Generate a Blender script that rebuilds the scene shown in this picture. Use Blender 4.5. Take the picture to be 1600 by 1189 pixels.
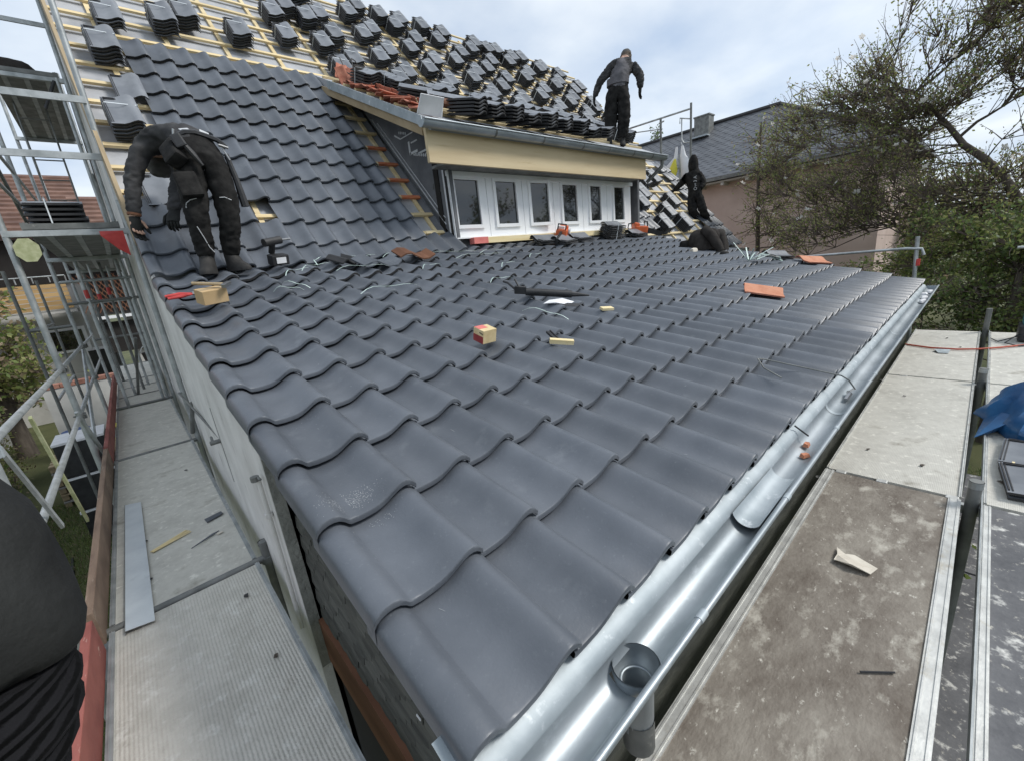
import bpy, bmesh, math, random
import numpy as np
from mathutils import Vector, Matrix
random.seed(7); RNG = np.random.default_rng(7)
for o in list(bpy.data.objects): bpy.data.objects.remove(o)
SC = bpy.context.scene
COL = SC.collection
V = Vector

# ------------------------------------------------------------------ camera, sky, sun, exposure
cam = bpy.data.cameras.new('camera'); camo = bpy.data.objects.new('camera', cam); COL.objects.link(camo)
right = V((0.72878517, -0.67643301, -0.10635112)); down = V((-0.26145143, -0.13134321, -0.95623852)); fwd = V((0.63286281, 0.7246981, -0.27257536))
m = Matrix((right, -down, -fwd)).transposed().to_4x4(); m.translation = V((-0.23158, -0.49894, 0.82384))
camo.matrix_world = m
cam.sensor_fit = 'HORIZONTAL'; cam.sensor_width = 36.0; cam.lens = 655.24 / 1600 * 36
cam.clip_start = 0.02; cam.clip_end = 2000
SC.camera = camo

SUN_EL, SUN_AZ = math.radians(47), math.radians(136)      # azimuth measured from +Y towards +X
wd = bpy.data.worlds.new('World'); SC.world = wd; wd.use_nodes = True
nt = wd.node_tree; nt.nodes.clear()
def wn(t, **k):
    n = nt.nodes.new(t)
    for a, b in k.items(): setattr(n, a, b)
    return n
wo = wn('ShaderNodeOutputWorld'); bg = wn('ShaderNodeBackground'); bg2 = wn('ShaderNodeBackground'); mixs = wn('ShaderNodeMixShader')
sky = wn('ShaderNodeTexSky', sky_type='NISHITA'); sky.sun_disc = False; sky.sun_elevation = SUN_EL; sky.sun_rotation = SUN_AZ
sky.air_density = 1.0; sky.dust_density = 1.5; sky.altitude = 300
bg.inputs['Strength'].default_value = 0.09
nt.links.new(sky.outputs[0], bg.inputs['Color'])
tc = wn('ShaderNodeTexCoord'); sep = wn('ShaderNodeSeparateXYZ'); nt.links.new(tc.outputs['Generated'], sep.inputs[0])
az = wn('ShaderNodeMath', operation='ADD'); az.inputs[1].default_value = 0.22
absz = wn('ShaderNodeMath', operation='ABSOLUTE'); nt.links.new(sep.outputs[2], absz.inputs[0]); nt.links.new(absz.outputs[0], az.inputs[0])
dx = wn('ShaderNodeMath', operation='DIVIDE'); dy = wn('ShaderNodeMath', operation='DIVIDE')
nt.links.new(sep.outputs[0], dx.inputs[0]); nt.links.new(az.outputs[0], dx.inputs[1])
nt.links.new(sep.outputs[1], dy.inputs[0]); nt.links.new(az.outputs[0], dy.inputs[1])
cmb = wn('ShaderNodeCombineXYZ'); nt.links.new(dx.outputs[0], cmb.inputs[0]); nt.links.new(dy.outputs[0], cmb.inputs[1])
n1 = wn('ShaderNodeTexNoise'); n1.inputs['Scale'].default_value = 1.15; n1.inputs['Detail'].default_value = 7; n1.inputs['Roughness'].default_value = 0.52; n1.inputs['Distortion'].default_value = 0.25
nt.links.new(cmb.outputs[0], n1.inputs['Vector'])
rc = wn('ShaderNodeValToRGB'); rc.color_ramp.elements[0].position = 0.30; rc.color_ramp.elements[1].position = 0.58
rc.color_ramp.elements[0].color = (0.62, 0.62, 0.62, 1); rc.color_ramp.elements[1].color = (1, 1, 1, 1)
nt.links.new(n1.outputs['Fac'], rc.inputs[0])
n2 = wn('ShaderNodeTexNoise'); n2.inputs['Scale'].default_value = 1.9; n2.inputs['Detail'].default_value = 6
nt.links.new(cmb.outputs[0], n2.inputs['Vector'])
rc2 = wn('ShaderNodeValToRGB'); rc2.color_ramp.elements[0].position = 0.32; rc2.color_ramp.elements[1].position = 0.68
rc2.color_ramp.elements[0].color = (0.44, 0.53, 0.66, 1); rc2.color_ramp.elements[1].color = (0.74, 0.79, 0.83, 1)
nt.links.new(n2.outputs['Fac'], rc2.inputs[0]); nt.links.new(rc2.outputs[0], bg2.inputs['Color']); bg2.inputs['Strength'].default_value = 0.74
nt.links.new(rc.outputs[0], mixs.inputs[0]); nt.links.new(bg.outputs[0], mixs.inputs[1]); nt.links.new(bg2.outputs[0], mixs.inputs[2])
nt.links.new(mixs.outputs[0], wo.inputs[0])
sl = bpy.data.lights.new('sun', 'SUN'); sl.energy = 1.5; sl.angle = math.radians(16); sl.color = (1.0, 0.97, 0.92)
so = bpy.data.objects.new('sun', sl); COL.objects.link(so)
sd = V((math.sin(SUN_AZ) * math.cos(SUN_EL), math.cos(SUN_AZ) * math.cos(SUN_EL), math.sin(SUN_EL)))
so.rotation_euler = sd.to_track_quat('Z', 'Y').to_euler(); so.location = (0, 0, 30)
SC.view_settings.view_transform = 'Standard'; SC.view_settings.look = 'None'; SC.view_settings.gamma = 1.0; SC.view_settings.exposure = 0.86
SC.view_settings.use_curve_mapping = False

# ------------------------------------------------------------------ materials
def nmat(name, c1, c2=None, scale=6., rough=.6, metal=0., bump=0., bscale=None, spl=None, spl2=None, rand=0., stretch=(1, 1, 1), wave=None, spec=.5, lo=.35, hi=.65, detail=6., offs=False, rvar=0., coat=0., trans=0., nr=.55):
    M = bpy.data.materials.new(name); M.use_nodes = True; t = M.node_tree; b = t.nodes['Principled BSDF']
    N = t.nodes.new; L = t.links.new
    tcn = N('ShaderNodeTexCoord'); mp = N('ShaderNodeMapping'); mp.inputs['Scale'].default_value = stretch
    src = tcn.outputs['Object']
    if offs or rand:
        oi = N('ShaderNodeObjectInfo')
    if offs:
        ml = N('ShaderNodeMath'); ml.operation = 'MULTIPLY'; ml.inputs[1].default_value = 53.; L(oi.outputs['Random'], ml.inputs[0])
        ad = N('ShaderNodeVectorMath'); ad.operation = 'ADD'; L(src, ad.inputs[0]); L(ml.outputs[0], ad.inputs[1]); src = ad.outputs[0]
    L(src, mp.inputs['Vector'])
    def noise(sc, vec, det=detail, ro=.55):
        n = N('ShaderNodeTexNoise'); n.inputs['Scale'].default_value = sc; n.inputs['Detail'].default_value = det; n.inputs['Roughness'].default_value = ro; L(vec, n.inputs['Vector']); return n.outputs['Fac']
    def ramp(f, p0, p1, a=(0, 0, 0, 1), c=(1, 1, 1, 1)):
        r = N('ShaderNodeValToRGB'); r.color_ramp.elements[0].position = p0; r.color_ramp.elements[1].position = p1
        r.color_ramp.elements[0].color = a; r.color_ramp.elements[1].color = c; L(f, r.inputs[0]); return r.outputs[0]
    rgba = lambda c: (c[0], c[1], c[2], 1)
    nf = noise(scale, mp.outputs[0], detail, nr)
    col = ramp(nf, lo, hi, rgba(c1), rgba(c2 if c2 else c1))
    for s in (spl, spl2):
        if s:
            f = ramp(noise(s[1], mp.outputs[0], 8., .65), s[2], s[3])
            mx = N('ShaderNodeMix'); mx.data_type = 'RGBA'; L(f, mx.inputs['Factor']); L(col, mx.inputs[6]); mx.inputs[7].default_value = rgba(s[0]); col = mx.outputs[2]
    if rand:
        mr = N('ShaderNodeMapRange'); mr.inputs[3].default_value = 1 - rand; mr.inputs[4].default_value = 1 + rand; L(oi.outputs['Random'], mr.inputs[0])
        hs = N('ShaderNodeHueSaturation'); L(mr.outputs[0], hs.inputs['Value']); L(col, hs.inputs['Color']); col = hs.outputs[0]
    L(col, b.inputs['Base Color'])
    b.inputs['Roughness'].default_value = rough; b.inputs['Metallic'].default_value = metal; b.inputs['Specular IOR Level'].default_value = spec
    if coat: b.inputs['Coat Weight'].default_value = coat
    if rvar:
        mr2 = N('ShaderNodeMapRange'); mr2.inputs[3].default_value = max(.02, rough - rvar); mr2.inputs[4].default_value = min(1, rough + rvar); L(noise(scale * 1.7, mp.outputs[0]), mr2.inputs[0]); L(mr2.outputs[0], b.inputs['Roughness'])
    if trans:
        tr_ = N('ShaderNodeBsdfTranslucent'); L(col, tr_.inputs['Color']); mxs = N('ShaderNodeMixShader'); mxs.inputs[0].default_value = trans
        L(b.outputs[0], mxs.inputs[1]); L(tr_.outputs[0], mxs.inputs[2]); L(mxs.outputs[0], t.nodes['Material Output'].inputs['Surface'])
    hgt = None
    if bump:
        hgt = noise(bscale or scale * 6, mp.outputs[0], 5.)
    if wave:
        w = N('ShaderNodeTexWave'); w.wave_type = 'BANDS'; w.bands_direction = wave[0]; w.inputs['Scale'].default_value = wave[1]; w.inputs['Distortion'].default_value = wave[2]; L(src, w.inputs['Vector'])
        if hgt:
            a2 = N('ShaderNodeMath'); a2.operation = 'ADD'; wm = N('ShaderNodeMath'); wm.operation = 'MULTIPLY'; wm.inputs[1].default_value = .35; L(w.outputs['Fac'], wm.inputs[0]); L(hgt, a2.inputs[0]); L(wm.outputs[0], a2.inputs[1]); hgt = a2.outputs[0]
        else: hgt = w.outputs['Fac']
    if hgt:
        bp = N('ShaderNodeBump'); bp.inputs['Strength'].default_value = bump or .3; bp.inputs['Distance'].default_value = .01; L(hgt, bp.inputs['Height']); L(bp.outputs[0], b.inputs['Normal'])
    return M
MT = {}
MT['tile'] = nmat('anthracite_tile', (.087, .0975, .114), (.112, .1235, .142), scale=5., rough=.40, bump=.08, bscale=120, rand=.13, offs=True, rvar=.11, spec=.5, spl=((.19, .205, .22), 6., .60, .92), spl2=((.155, .17, .187), 70., .60, .80))
MT['tile_dark'] = nmat('anthracite_tile_shaded_edge', (.017, .017, .018), (.030, .029, .030), scale=9., rough=.6, rand=.2, offs=True)  # darker copy of the tile colour, paints shade onto noses and undersides
MT['tile_stack'] = nmat('anthracite_tile_glare', (.15, .16, .178), (.22, .232, .25), scale=5., rough=.42, rand=.14, offs=True, rvar=.1)  # lighter copy of the tile colour, imitates sky glare on tops
MT['red_tile'] = nmat('old_clay_tile', (.36, .125, .08), (.50, .21, .14), scale=9., rough=.85, bump=.25, bscale=60, rand=.22, offs=True, spl=((.20, .09, .06), 7., .6, .8))
MT['orange_tile'] = nmat('clay_tile_orange', (.46, .18, .10), (.58, .27, .165), scale=9., rough=.85, bump=.2, bscale=60)
MT['zinc'] = nmat('zinc_sheet', (.27, .305, .325), (.40, .435, .46), scale=3., rough=.46, metal=.65, bump=.03, bscale=40, rvar=.10, stretch=(1, 2, 2), spl=((.45, .49, .52), 14., .58, .75))
MT['zinc_dull'] = nmat('zinc_dull', (.31, .355, .38), (.43, .475, .50), scale=7., rough=.55, metal=.30, bump=.06, bscale=60, spl=((.70, .73, .75), 22., .58, .75))
MT['galv'] = nmat('galvanised_steel', (.30, .32, .32), (.48, .50, .50), scale=9., rough=.5, metal=.6, bump=.05, bscale=80, spl=((.62, .62, .59), 16., .62, .75), spl2=((.17, .16, .14), 5., .62, .8))
MT['galv_dark'] = nmat('weathered_steel', (.13, .135, .13), (.23, .235, .225), scale=8., rough=.6, metal=.4, bump=.08, spl=((.35, .34, .31), 14., .62, .75))
MT['deck_pale'] = nmat('pale_scaffold_deck', (.44, .425, .38), (.62, .605, .545), scale=5., rough=.75, bump=.28, bscale=70, wave=('Y', 42., 0.6), spl=((.72, .70, .63), 17., .56, .68), spl2=((.24, .22, .18), 5., .56, .76), detail=14., nr=.74)
MT['deck_ribbed'] = nmat('ribbed_scaffold_deck', (.46, .44, .39), (.64, .615, .555), scale=4., rough=.7, bump=.5, bscale=90, wave=('X', 24., 0.), spl=((.66, .645, .595), 15., .55, .70), spl2=((.24, .21, .17), 4., .56, .8), detail=14., nr=.74)
MT['deck_brown'] = nmat('dirty_plywood_deck', (.125, .102, .082), (.29, .262, .222), scale=3.2, rough=.85, bump=.4, bscale=45, spl=((.46, .43, .37), 8., .54, .70), spl2=((.60, .57, .50), 26., .62, .72), stretch=(1, 1.6, 1), detail=14., nr=.74)
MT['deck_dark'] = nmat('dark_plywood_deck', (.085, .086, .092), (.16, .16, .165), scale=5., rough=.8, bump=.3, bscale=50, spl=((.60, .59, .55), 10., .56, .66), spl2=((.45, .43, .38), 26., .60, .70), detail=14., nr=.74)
MT['zinc_light'] = nmat('new_zinc_sheet', (.56, .60, .63), (.68, .72, .74), scale=5., rough=.35, metal=.35, bump=.04, spl=((.50, .54, .57), 9., .58, .8))
MT['alu'] = nmat('aluminium_profile', (.48, .48, .46), (.66, .66, .63), scale=12., rough=.5, metal=.6, bump=.1, spl=((.42, .38, .30), 8., .58, .75))
MT['plaster'] = nmat('grey_plaster', (.56, .55, .52), (.70, .69, .66), scale=3., rough=.9, bump=.45, bscale=70, spl=((.30, .29, .265), 4., .58, .8))
MT['plaster_edge'] = nmat('rough_plaster_edge', (.22, .225, .20), (.32, .325, .29), scale=9., rough=.95, bump=.9, bscale=50)
MT['clad'] = nmat('dark_cladding', (.035, .038, .033), (.085, .088, .076), scale=7., rough=.8, bump=.5, bscale=30, stretch=(1, .25, 3), spl=((.16, .16, .14), 12., .60, .76), rand=.2, offs=True)
MT['brown'] = nmat('brown_base_wood', (.11, .045, .022), (.19, .085, .045), scale=6., rough=.85, bump=.3, stretch=(1, .3, 1))
MT['pine'] = nmat('pine_batten', (.62, .48, .25), (.76, .63, .39), scale=4., rough=.75, bump=.12, stretch=(.25, 3, 3), rand=.12, offs=True, spl=((.45, .32, .16), 5., .62, .8))
MT['pine_old'] = nmat('weathered_board', (.30, .225, .13), (.42, .33, .21), scale=5., rough=.8, bump=.2, stretch=(4, .4, .4), spl=((.20, .15, .09), 3., .6, .8))
MT['fascia'] = nmat('pine_fascia', (.55, .43, .255), (.66, .54, .34), scale=2.2, rough=.65, bump=.08, stretch=(.35, 3, 3), spl=((.47, .34, .17), 5., .60, .78))
MT['red_paint'] = nmat('red_batten_paint', (.46, .12, .05), (.60, .24, .12), scale=8., rough=.7, rand=.2)
MT['red_board'] = nmat('red_toe_board', (.20, .055, .045), (.31, .10, .08), scale=6., rough=.75, bump=.2, stretch=(3, .6, 1), spl=((.55, .42, .36), 16., .64, .74))
MT['brown_board'] = nmat('brown_toe_board', (.13, .085, .06), (.23, .16, .115), scale=6., rough=.8, bump=.25, stretch=(3, .5, 1), spl=((.36, .29, .23), 9., .6, .75))
MT['membrane'] = nmat('roof_membrane', (.33, .34, .36), (.46, .47, .49), scale=3.5, rough=.6, bump=.35, bscale=9, spl=((.24, .25, .27), 2., .55, .75))
MT['membrane_dark'] = nmat('dormer_membrane', (.11, .115, .125), (.17, .175, .185), scale=4., rough=.65, bump=.2, bscale=12)
MT['white'] = nmat('white_pvc', (.82, .83, .84), (.86, .87, .875), scale=2., rough=.35)
MT['white_paint'] = nmat('white_print', (.62, .63, .64), (.72, .73, .74), scale=30., rough=.7)
MT['glass'] = nmat('window_glass', (.012, .014, .015), (.02, .023, .025), scale=2., rough=.03, spec=.9)
MT['black'] = nmat('black_plastic', (.012, .012, .013), (.03, .03, .032), scale=12., rough=.5, bump=.1)
MT['orange'] = nmat('orange_plastic', (.62, .11, .03), (.72, .17, .06), scale=12., rough=.45)
MT['red'] = nmat('red_plastic', (.42, .03, .03), (.55, .06, .05), scale=12., rough=.45)
MT['teal'] = nmat('teal_plastic', (.02, .14, .17), (.04, .20, .24), scale=12., rough=.45)
MT['card'] = nmat('cardboard', (.44, .30, .15), (.53, .38, .21), scale=6., rough=.85, bump=.1)
MT['boxyellow'] = nmat('screw_box_card', (.60, .46, .24), (.70, .57, .33), scale=20., rough=.7)
MT['boxred'] = nmat('screw_box_red', (.25, .03, .03), (.33, .05, .045), scale=14., rough=.6)
MT['boxpink'] = nmat('screw_box_lid', (.62, .16, .14), (.70, .22, .19), scale=14., rough=.6)
MT['wood_lt'] = nmat('offcut_wood', (.72, .58, .30), (.80, .68, .42), scale=8., rough=.7, stretch=(.3, 3, 3))
MT['strap'] = nmat('pale_green_strap', (.46, .58, .53), (.62, .72, .68), scale=9., rough=.4)
MT['strapw'] = nmat('white_strap', (.70, .74, .76), None, rough=.4)
MT['tarp'] = nmat('blue_tarp', (.012, .07, .19), (.03, .13, .30), scale=5., rough=.38, bump=.4, bscale=9, spl=((.16, .36, .55), 4., .62, .8))
MT['cloth_dark'] = nmat('dark_work_fabric', (.009, .0088, .0088), (.026, .025, .024), scale=14., rough=.9, bump=.6, bscale=22, spec=.2)
MT['cloth_grey'] = nmat('grey_work_shirt', (.036, .036, .038), (.070, .069, .070), scale=10., rough=.9, bump=.6, bscale=18, spec=.2)
MT['cloth_vest'] = nmat('grey_vest', (.095, .092, .10), (.14, .136, .147), scale=10., rough=.85, bump=.7, bscale=16, spec=.25)
MT['cloth_brown'] = nmat('charcoal_jacket', (.026, .022, .020), (.048, .043, .039), scale=10., rough=.9, bump=.7, bscale=20, spec=.2)
MT['dust'] = nmat('plaster_dust', (.30, .315, .33), (.42, .43, .44), scale=30., rough=.95)
MT['leather'] = nmat('dark_glove', (.008, .0085, .0085), (.022, .023, .022), scale=9., rough=.7, bump=.3, bscale=40, spec=.3)
MT['knit'] = nmat('black_knit_cuff', (.006, .006, .007), (.014, .014, .016), scale=9., rough=.95, bump=.8, wave=('Z', 60., 1.2), spec=.15)
MT['skin'] = nmat('skin', (.46, .27, .19), (.54, .34, .25), scale=9., rough=.55)
MT['hair'] = nmat('short_hair', (.05, .035, .025), (.10, .075, .055), scale=40., rough=.8, bump=.4)
MT['cap'] = nmat('grey_cap', (.06, .058, .055), (.09, .086, .08), scale=12., rough=.9)
MT['boot'] = nmat('work_boot', (.012, .0115, .011), (.03, .028, .026), scale=14., rough=.75, bump=.3)
MT['reflect'] = nmat('reflective_piping', (.50, .51, .52), None, rough=.5)
MT['rope'] = nmat('red_cable', (.45, .09, .05), None, rough=.6)
MT['steel'] = nmat('tool_steel', (.30, .30, .30), (.42, .42, .42), scale=20., rough=.35, metal=.9)
MT['paper'] = nmat('torn_paper', (.58, .53, .45), (.70, .65, .56), scale=12., rough=.9)
MT['foam'] = nmat('white_sheet', (.70, .70, .71), (.78, .78, .79), scale=8., rough=.7)
MT['grass'] = nmat('lawn', (.045, .055, .016), (.10, .105, .040), scale=.8, rough=.95, bump=.6, bscale=30, spl=((.10, .09, .04), 3., .6, .8))
MT['paving'] = nmat('patio_paving', (.26, .25, .235), (.38, .37, .35), scale=4., rough=.9, bump=.2)
MT['bark'] = nmat('tree_bark', (.06, .048, .038), (.12, .10, .08), scale=9., rough=.9, bump=.5, stretch=(1, 1, .3))
MT['twig'] = nmat('twig_bark', (.10, .075, .062), (.17, .135, .11), scale=9., rough=.9)
MT['leaf'] = nmat('young_leaf', (.22, .235, .075), (.37, .385, .15), scale=1.6, rough=.6, rand=.1, trans=.5)
MT['leaf_brown'] = nmat('brown_bud_leaf', (.26, .19, .125), (.42, .34, .23), scale=2., rough=.7, trans=.4)
MT['leaf_green'] = nmat('green_leaf', (.13, .19, .05), (.25, .31, .10), scale=1.4, rough=.55, trans=.45)
MT['leaf_dark'] = nmat('dark_evergreen_leaf', (.075, .12, .04), (.16, .215, .08), scale=1.5, rough=.5, trans=.35)
MT['petal'] = nmat('white_petal', (.80, .78, .74), (.86, .84, .82), scale=9., rough=.6, trans=.45)
MT['pink'] = nmat('salmon_render', (.50, .385, .335), (.58, .46, .405), scale=1.6, rough=.9, bump=.25, bscale=50)
MT['slate_roof'] = nmat('dark_roof', (.075, .079, .088), (.12, .125, .135), scale=3., rough=.5, rand=.1, offs=True)
MT['roof_brown'] = nmat('brown_tiles_far', (.11, .06, .045), (.20, .115, .085), scale=2., rough=.85, bump=.4, rand=.15, offs=True)
MT['white_wall'] = nmat('white_house_wall', (.42, .415, .39), (.56, .55, .52), scale=1.5, rough=.9)
MT['dark_void'] = nmat('dark_interior', (.012, .010, .009), (.022, .02, .018), scale=2., rough=.9)  # near-black colour standing in for shade in gaps and unlit depths
MT['balcony'] = nmat('balcony_planks', (.40, .25, .10), (.52, .35, .16), scale=4., rough=.7, stretch=(.3, 2, 2), rand=.15, offs=True)
MT['yellow'] = nmat('yellow_plastic', (.70, .62, .04), (.78, .70, .10), scale=8., rough=.5)
MT['tagyellow'] = nmat('faded_tag', (.30, .32, .16), (.44, .45, .27), scale=25., rough=.6)
MT['label_pink'] = nmat('pink_label', (.70, .22, .26), (.78, .45, .46), scale=60., rough=.6)
MT['brick'] = nmat('garden_brick', (.25, .11, .08), (.36, .18, .13), scale=9., rough=.9, rand=.2, offs=True)
MT['blue'] = nmat('blue_plastic', (.02, .06, .20), (.04, .10, .28), scale=8., rough=.5)

# ------------------------------------------------------------------ mesh builder
class MB:
    def __init__(s): s.v = []; s.f = []; s.mi = []; s.cur = 0
    def add(s, vs, fs):
        o = len(s.v); s.v += [tuple(p) for p in vs]; s.f += [tuple(i + o for i in f) for f in fs]; s.mi += [s.cur] * len(fs); return s
    def box(s, c, size, M=None, bev=0.):
        hx, hy, hz = size[0] / 2, size[1] / 2, size[2] / 2
        P = [V((x, y, z)) for x in (-hx, hx) for y in (-hy, hy) for z in (-hz, hz)]
        c = V(c)
        P = [(M @ p if M else p) + c for p in P]
        return s.add(P, [(0, 1, 3, 2), (4, 6, 7, 5), (0, 4, 5, 1), (2, 3, 7, 6), (0, 2, 6, 4), (1, 5, 7, 3)])
    def beam(s, a, b, w, h, up=(0, 0, 1)):
        a, b = V(a), V(b); d = b - a; L = d.length; d = d / L; u = V(up); x = d.cross(u).normalized(); z = x.cross(d)
        M = Matrix((d, x, z)).transposed()
        return s.box((a + b) / 2, (L, w, h), M)
    def tube(s, pts, r, n=8, cap=True):
        pts = [V(p) for p in pts]; k = len(pts); rs = r if isinstance(r, (list, tuple)) else [r] * k
        o = []; ref = None
        for i, p in enumerate(pts):
            d = (pts[min(i + 1, k - 1)] - pts[max(i - 1, 0)]).normalized()
            if ref is None:
                ref = V((0, 0, 1)) if abs(d.z) < .9 else V((1, 0, 0))
            x = d.cross(ref).normalized(); y = x.cross(d).normalized(); ref = y
            for j in range(n):
                a = 2 * math.pi * j / n; o.append(p + (x * math.cos(a) + y * math.sin(a)) * rs[i])
        f = []
        for i in range(k - 1):
            for j in range(n):
                f.append((i * n + j, i * n + (j + 1) % n, (i + 1) * n + (j + 1) % n, (i + 1) * n + j))
        if cap: f.append(tuple(range(n - 1, -1, -1))); f.append(tuple((k - 1) * n + j for j in range(n)))
        return s.add(o, f)
    def loft(s, secs, n=16, cap=True, pw=1.0):
        o = []
        for c, a, b in secs:
            c, a, b = V(c), V(a), V(b)
            for j in range(n):
                t = 2 * math.pi * j / n; cs, sn = math.cos(t), math.sin(t)
                if pw != 1: cs = math.copysign(abs(cs) ** pw, cs); sn = math.copysign(abs(sn) ** pw, sn)
                o.append(c + a * cs + b * sn)
        f = []; k = len(secs)
        for i in range(k - 1):
            for j in range(n): f.append((i * n + j, i * n + (j + 1) % n, (i + 1) * n + (j + 1) % n, (i + 1) * n + j))
        if cap: f.append(tuple(range(n - 1, -1, -1))); f.append(tuple((k - 1) * n + j for j in range(n)))
        return s.add(o, f)
    def prism(s, poly, axis, a0, a1):
        # poly: list of 2-D points in the two other axes, extruded along axis from a0 to a1
        def mk(p, a):
            return {0: (a, p[0], p[1]), 1: (p[0], a, p[1]), 2: (p[0], p[1], a)}[axis]
        k = len(poly); P = [mk(p, a0) for p in poly] + [mk(p, a1) for p in poly]
        f = [tuple(range(k)), tuple(range(2 * k - 1, k - 1, -1))] + [(i, k + i, k + (i + 1) % k, (i + 1) % k) for i in range(k)]
        return s.add(P, f)
    def build(s, name, mat, parent=None, smooth=False, angle=None, bevel=0.):
        me = bpy.data.meshes.new(name); me.from_pydata(s.v, [], s.f); 
        mats = mat if isinstance(mat, list) else [mat]
        for q in mats: me.materials.append(MT[q] if isinstance(q, str) else q)
        if len(mats) > 1: me.polygons.foreach_set('material_index', s.mi)
        bm = bmesh.new(); bm.from_mesh(me); bmesh.ops.recalc_face_normals(bm, faces=bm.faces)
        if bevel: bmesh.ops.bevel(bm, geom=[e for e in bm.edges if e.calc_face_angle(0) > .5], offset=bevel, segments=2, affect='EDGES', profile=.6)
        bm.to_mesh(me); bm.free()
        if smooth:
            me.polygons.foreach_set('use_smooth', [True] * len(me.polygons))
            me.set_sharp_from_angle(angle=math.radians(angle or 40))
        me.update()
        return link(name, me, parent)
def link(name, me, parent=None, M=None):
    o = bpy.data.objects.new(name, me); COL.objects.link(o)
    if M is not None: o.matrix_basis = M
    if parent is not None:
        o.parent = parent
        if parent.get('_world'): o.matrix_parent_inverse = Matrix.Translation(-parent.location)
    return o
def tag(o, label, cat, group=None):
    o['label'] = label; o['category'] = cat
    if group: o['group'] = group
    return o
def thing(name, label, cat, loc=(0, 0, 0), M=None, group=None, world=False):
    o = bpy.data.objects.new(name, None); COL.objects.link(o); o.empty_display_size = .1
    if M is not None: o.matrix_basis = M
    else: o.location = loc
    if world: o['_world'] = True
    return tag(o, label, cat, group)
def fm(o, x, y, z):
    M = Matrix((V(x), V(y), V(z))).transposed().to_4x4(); M.translation = V(o); return M
def rz(a): return Matrix.Rotation(a, 4, 'Z')
def fast(name, vs, quads, mats, mi=None, smooth=False, parent=None):
    me = bpy.data.meshes.new(name); nv, nq = len(vs), len(quads)
    me.vertices.add(nv); me.vertices.foreach_set('co', np.asarray(vs, np.float32).ravel())
    me.loops.add(nq * 4); me.loops.foreach_set('vertex_index', np.asarray(quads, np.int32).ravel())
    me.polygons.add(nq); me.polygons.foreach_set('loop_start', np.arange(nq, dtype=np.int32) * 4); me.polygons.foreach_set('loop_total', np.full(nq, 4, np.int32))
    for q in mats: me.materials.append(MT[q])
    if mi is not None: me.polygons.foreach_set('material_index', np.asarray(mi, np.int32))
    me.update(calc_edges=True); me.validate()
    return link(name, me, parent)
# ------------------------------------------------------------------ roof geometry
AL = math.radians(14.427); BE = math.radians(47.6); GA = math.atan(.49)
W, CL, W0 = .22, .34294, .315
X3 = V((1, 0, 0))
uL = V((0, math.cos(AL), math.sin(AL))); nL = V((0, -math.sin(AL), math.cos(AL)))
uS = V((0, math.cos(BE), math.sin(BE))); nS = V((0, -math.sin(BE), math.cos(BE)))
uD = V((0, math.cos(GA), math.sin(GA))); nD = V((0, -math.sin(GA), math.cos(GA)))
P0 = V((0, 4.08, 4.08 * math.tan(AL)))          # foot of the steep roof
D0 = V((0, 3.8, 2.40))                          # eave of the dormer roof
GZ = -3.1
def lean(x, s, h=0.): return X3 * x + uL * s + nL * h
def steep(x, s, h=0.): return P0 + X3 * x + uS * s + nS * h
def dorm(x, s, h=0.): return D0 + X3 * x + uD * s + nD * h
ML = lambda x, s, h=0., a=0.: fm(lean(x, s, h), X3, uL, nL) @ rz(a)
MS = lambda x, s, h=0., a=0.: fm(steep(x, s, h), X3, uS, nS) @ rz(a)
MD = lambda x, s, h=0., a=0.: fm(dorm(x, s, h), X3, uD, nD) @ rz(a)

# ground
gm = MB(); g = 700
gm.add([(-g, -g, GZ), (g, -g, GZ), (g, g, GZ), (-g, g, GZ)], [(0, 1, 2, 3)])
gd = gm.build('lawn', 'grass'); gd['kind'] = 'structure'
pm = MB(); pm.box((8, 16.5, GZ + .004), (15, 7, .008)); pv = pm.build('patio', 'paving'); pv['kind'] = 'structure'

# ------------------------------------------------------------------ tile meshes
PROF = [(-0.05, 0.0054), (0, 0.0), (0.13, 0.0002), (0.27, 0.0013), (0.38, 0.0043), (0.47, 0.0108), (0.55, 0.0202), (0.62, 0.0304), (0.69, 0.0405), (0.75, 0.0472), (0.81, 0.0516), (0.87, 0.052), (0.92, 0.0483), (0.965, 0.0412), (1.0, 0.0331), (1.03, 0.0257)]
def tile_mesh(name, prof, stations, lipdrop, mats, leftdrop=None):
    vs, fs, mi = [], [], []
    n = len(prof)
    for st in stations:
        for (x, z) in prof: vs.append((x, st[0], z + st[1]))
    for i in range(len(stations) - 1):
        for j in range(n - 1):
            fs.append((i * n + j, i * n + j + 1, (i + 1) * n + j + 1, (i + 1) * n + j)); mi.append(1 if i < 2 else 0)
    k = len(vs)                                   # right lip
    for st in stations[2:]: vs.append((prof[-1][0], st[0], prof[-1][1] + st[1] - lipdrop))
    for i in range(2, len(stations) - 1):
        fs.append((i * n + n - 1, k + i - 2, k + i - 1, (i + 1) * n + n - 1)); mi.append(0)
    if leftdrop:
        k = len(vs)
        for st in stations: vs.append((prof[0][0], st[0], prof[0][1] + min(st[1], 0) - leftdrop))
        for i in range(len(stations) - 1):
            fs.append((i * n, (i + 1) * n, k + i + 1, k + i)); mi.append(0)
    me = bpy.data.meshes.new(name); me.from_pydata(vs, [], fs)
    for q in mats: me.materials.append(MT[q])
    me.polygons.foreach_set('material_index', mi); me.polygons.foreach_set('use_smooth', [True] * len(fs))
    me.set_sharp_from_angle(angle=math.radians(38)); me.update(); return me
TD = .036                                          # drop of a tile over one course
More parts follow.
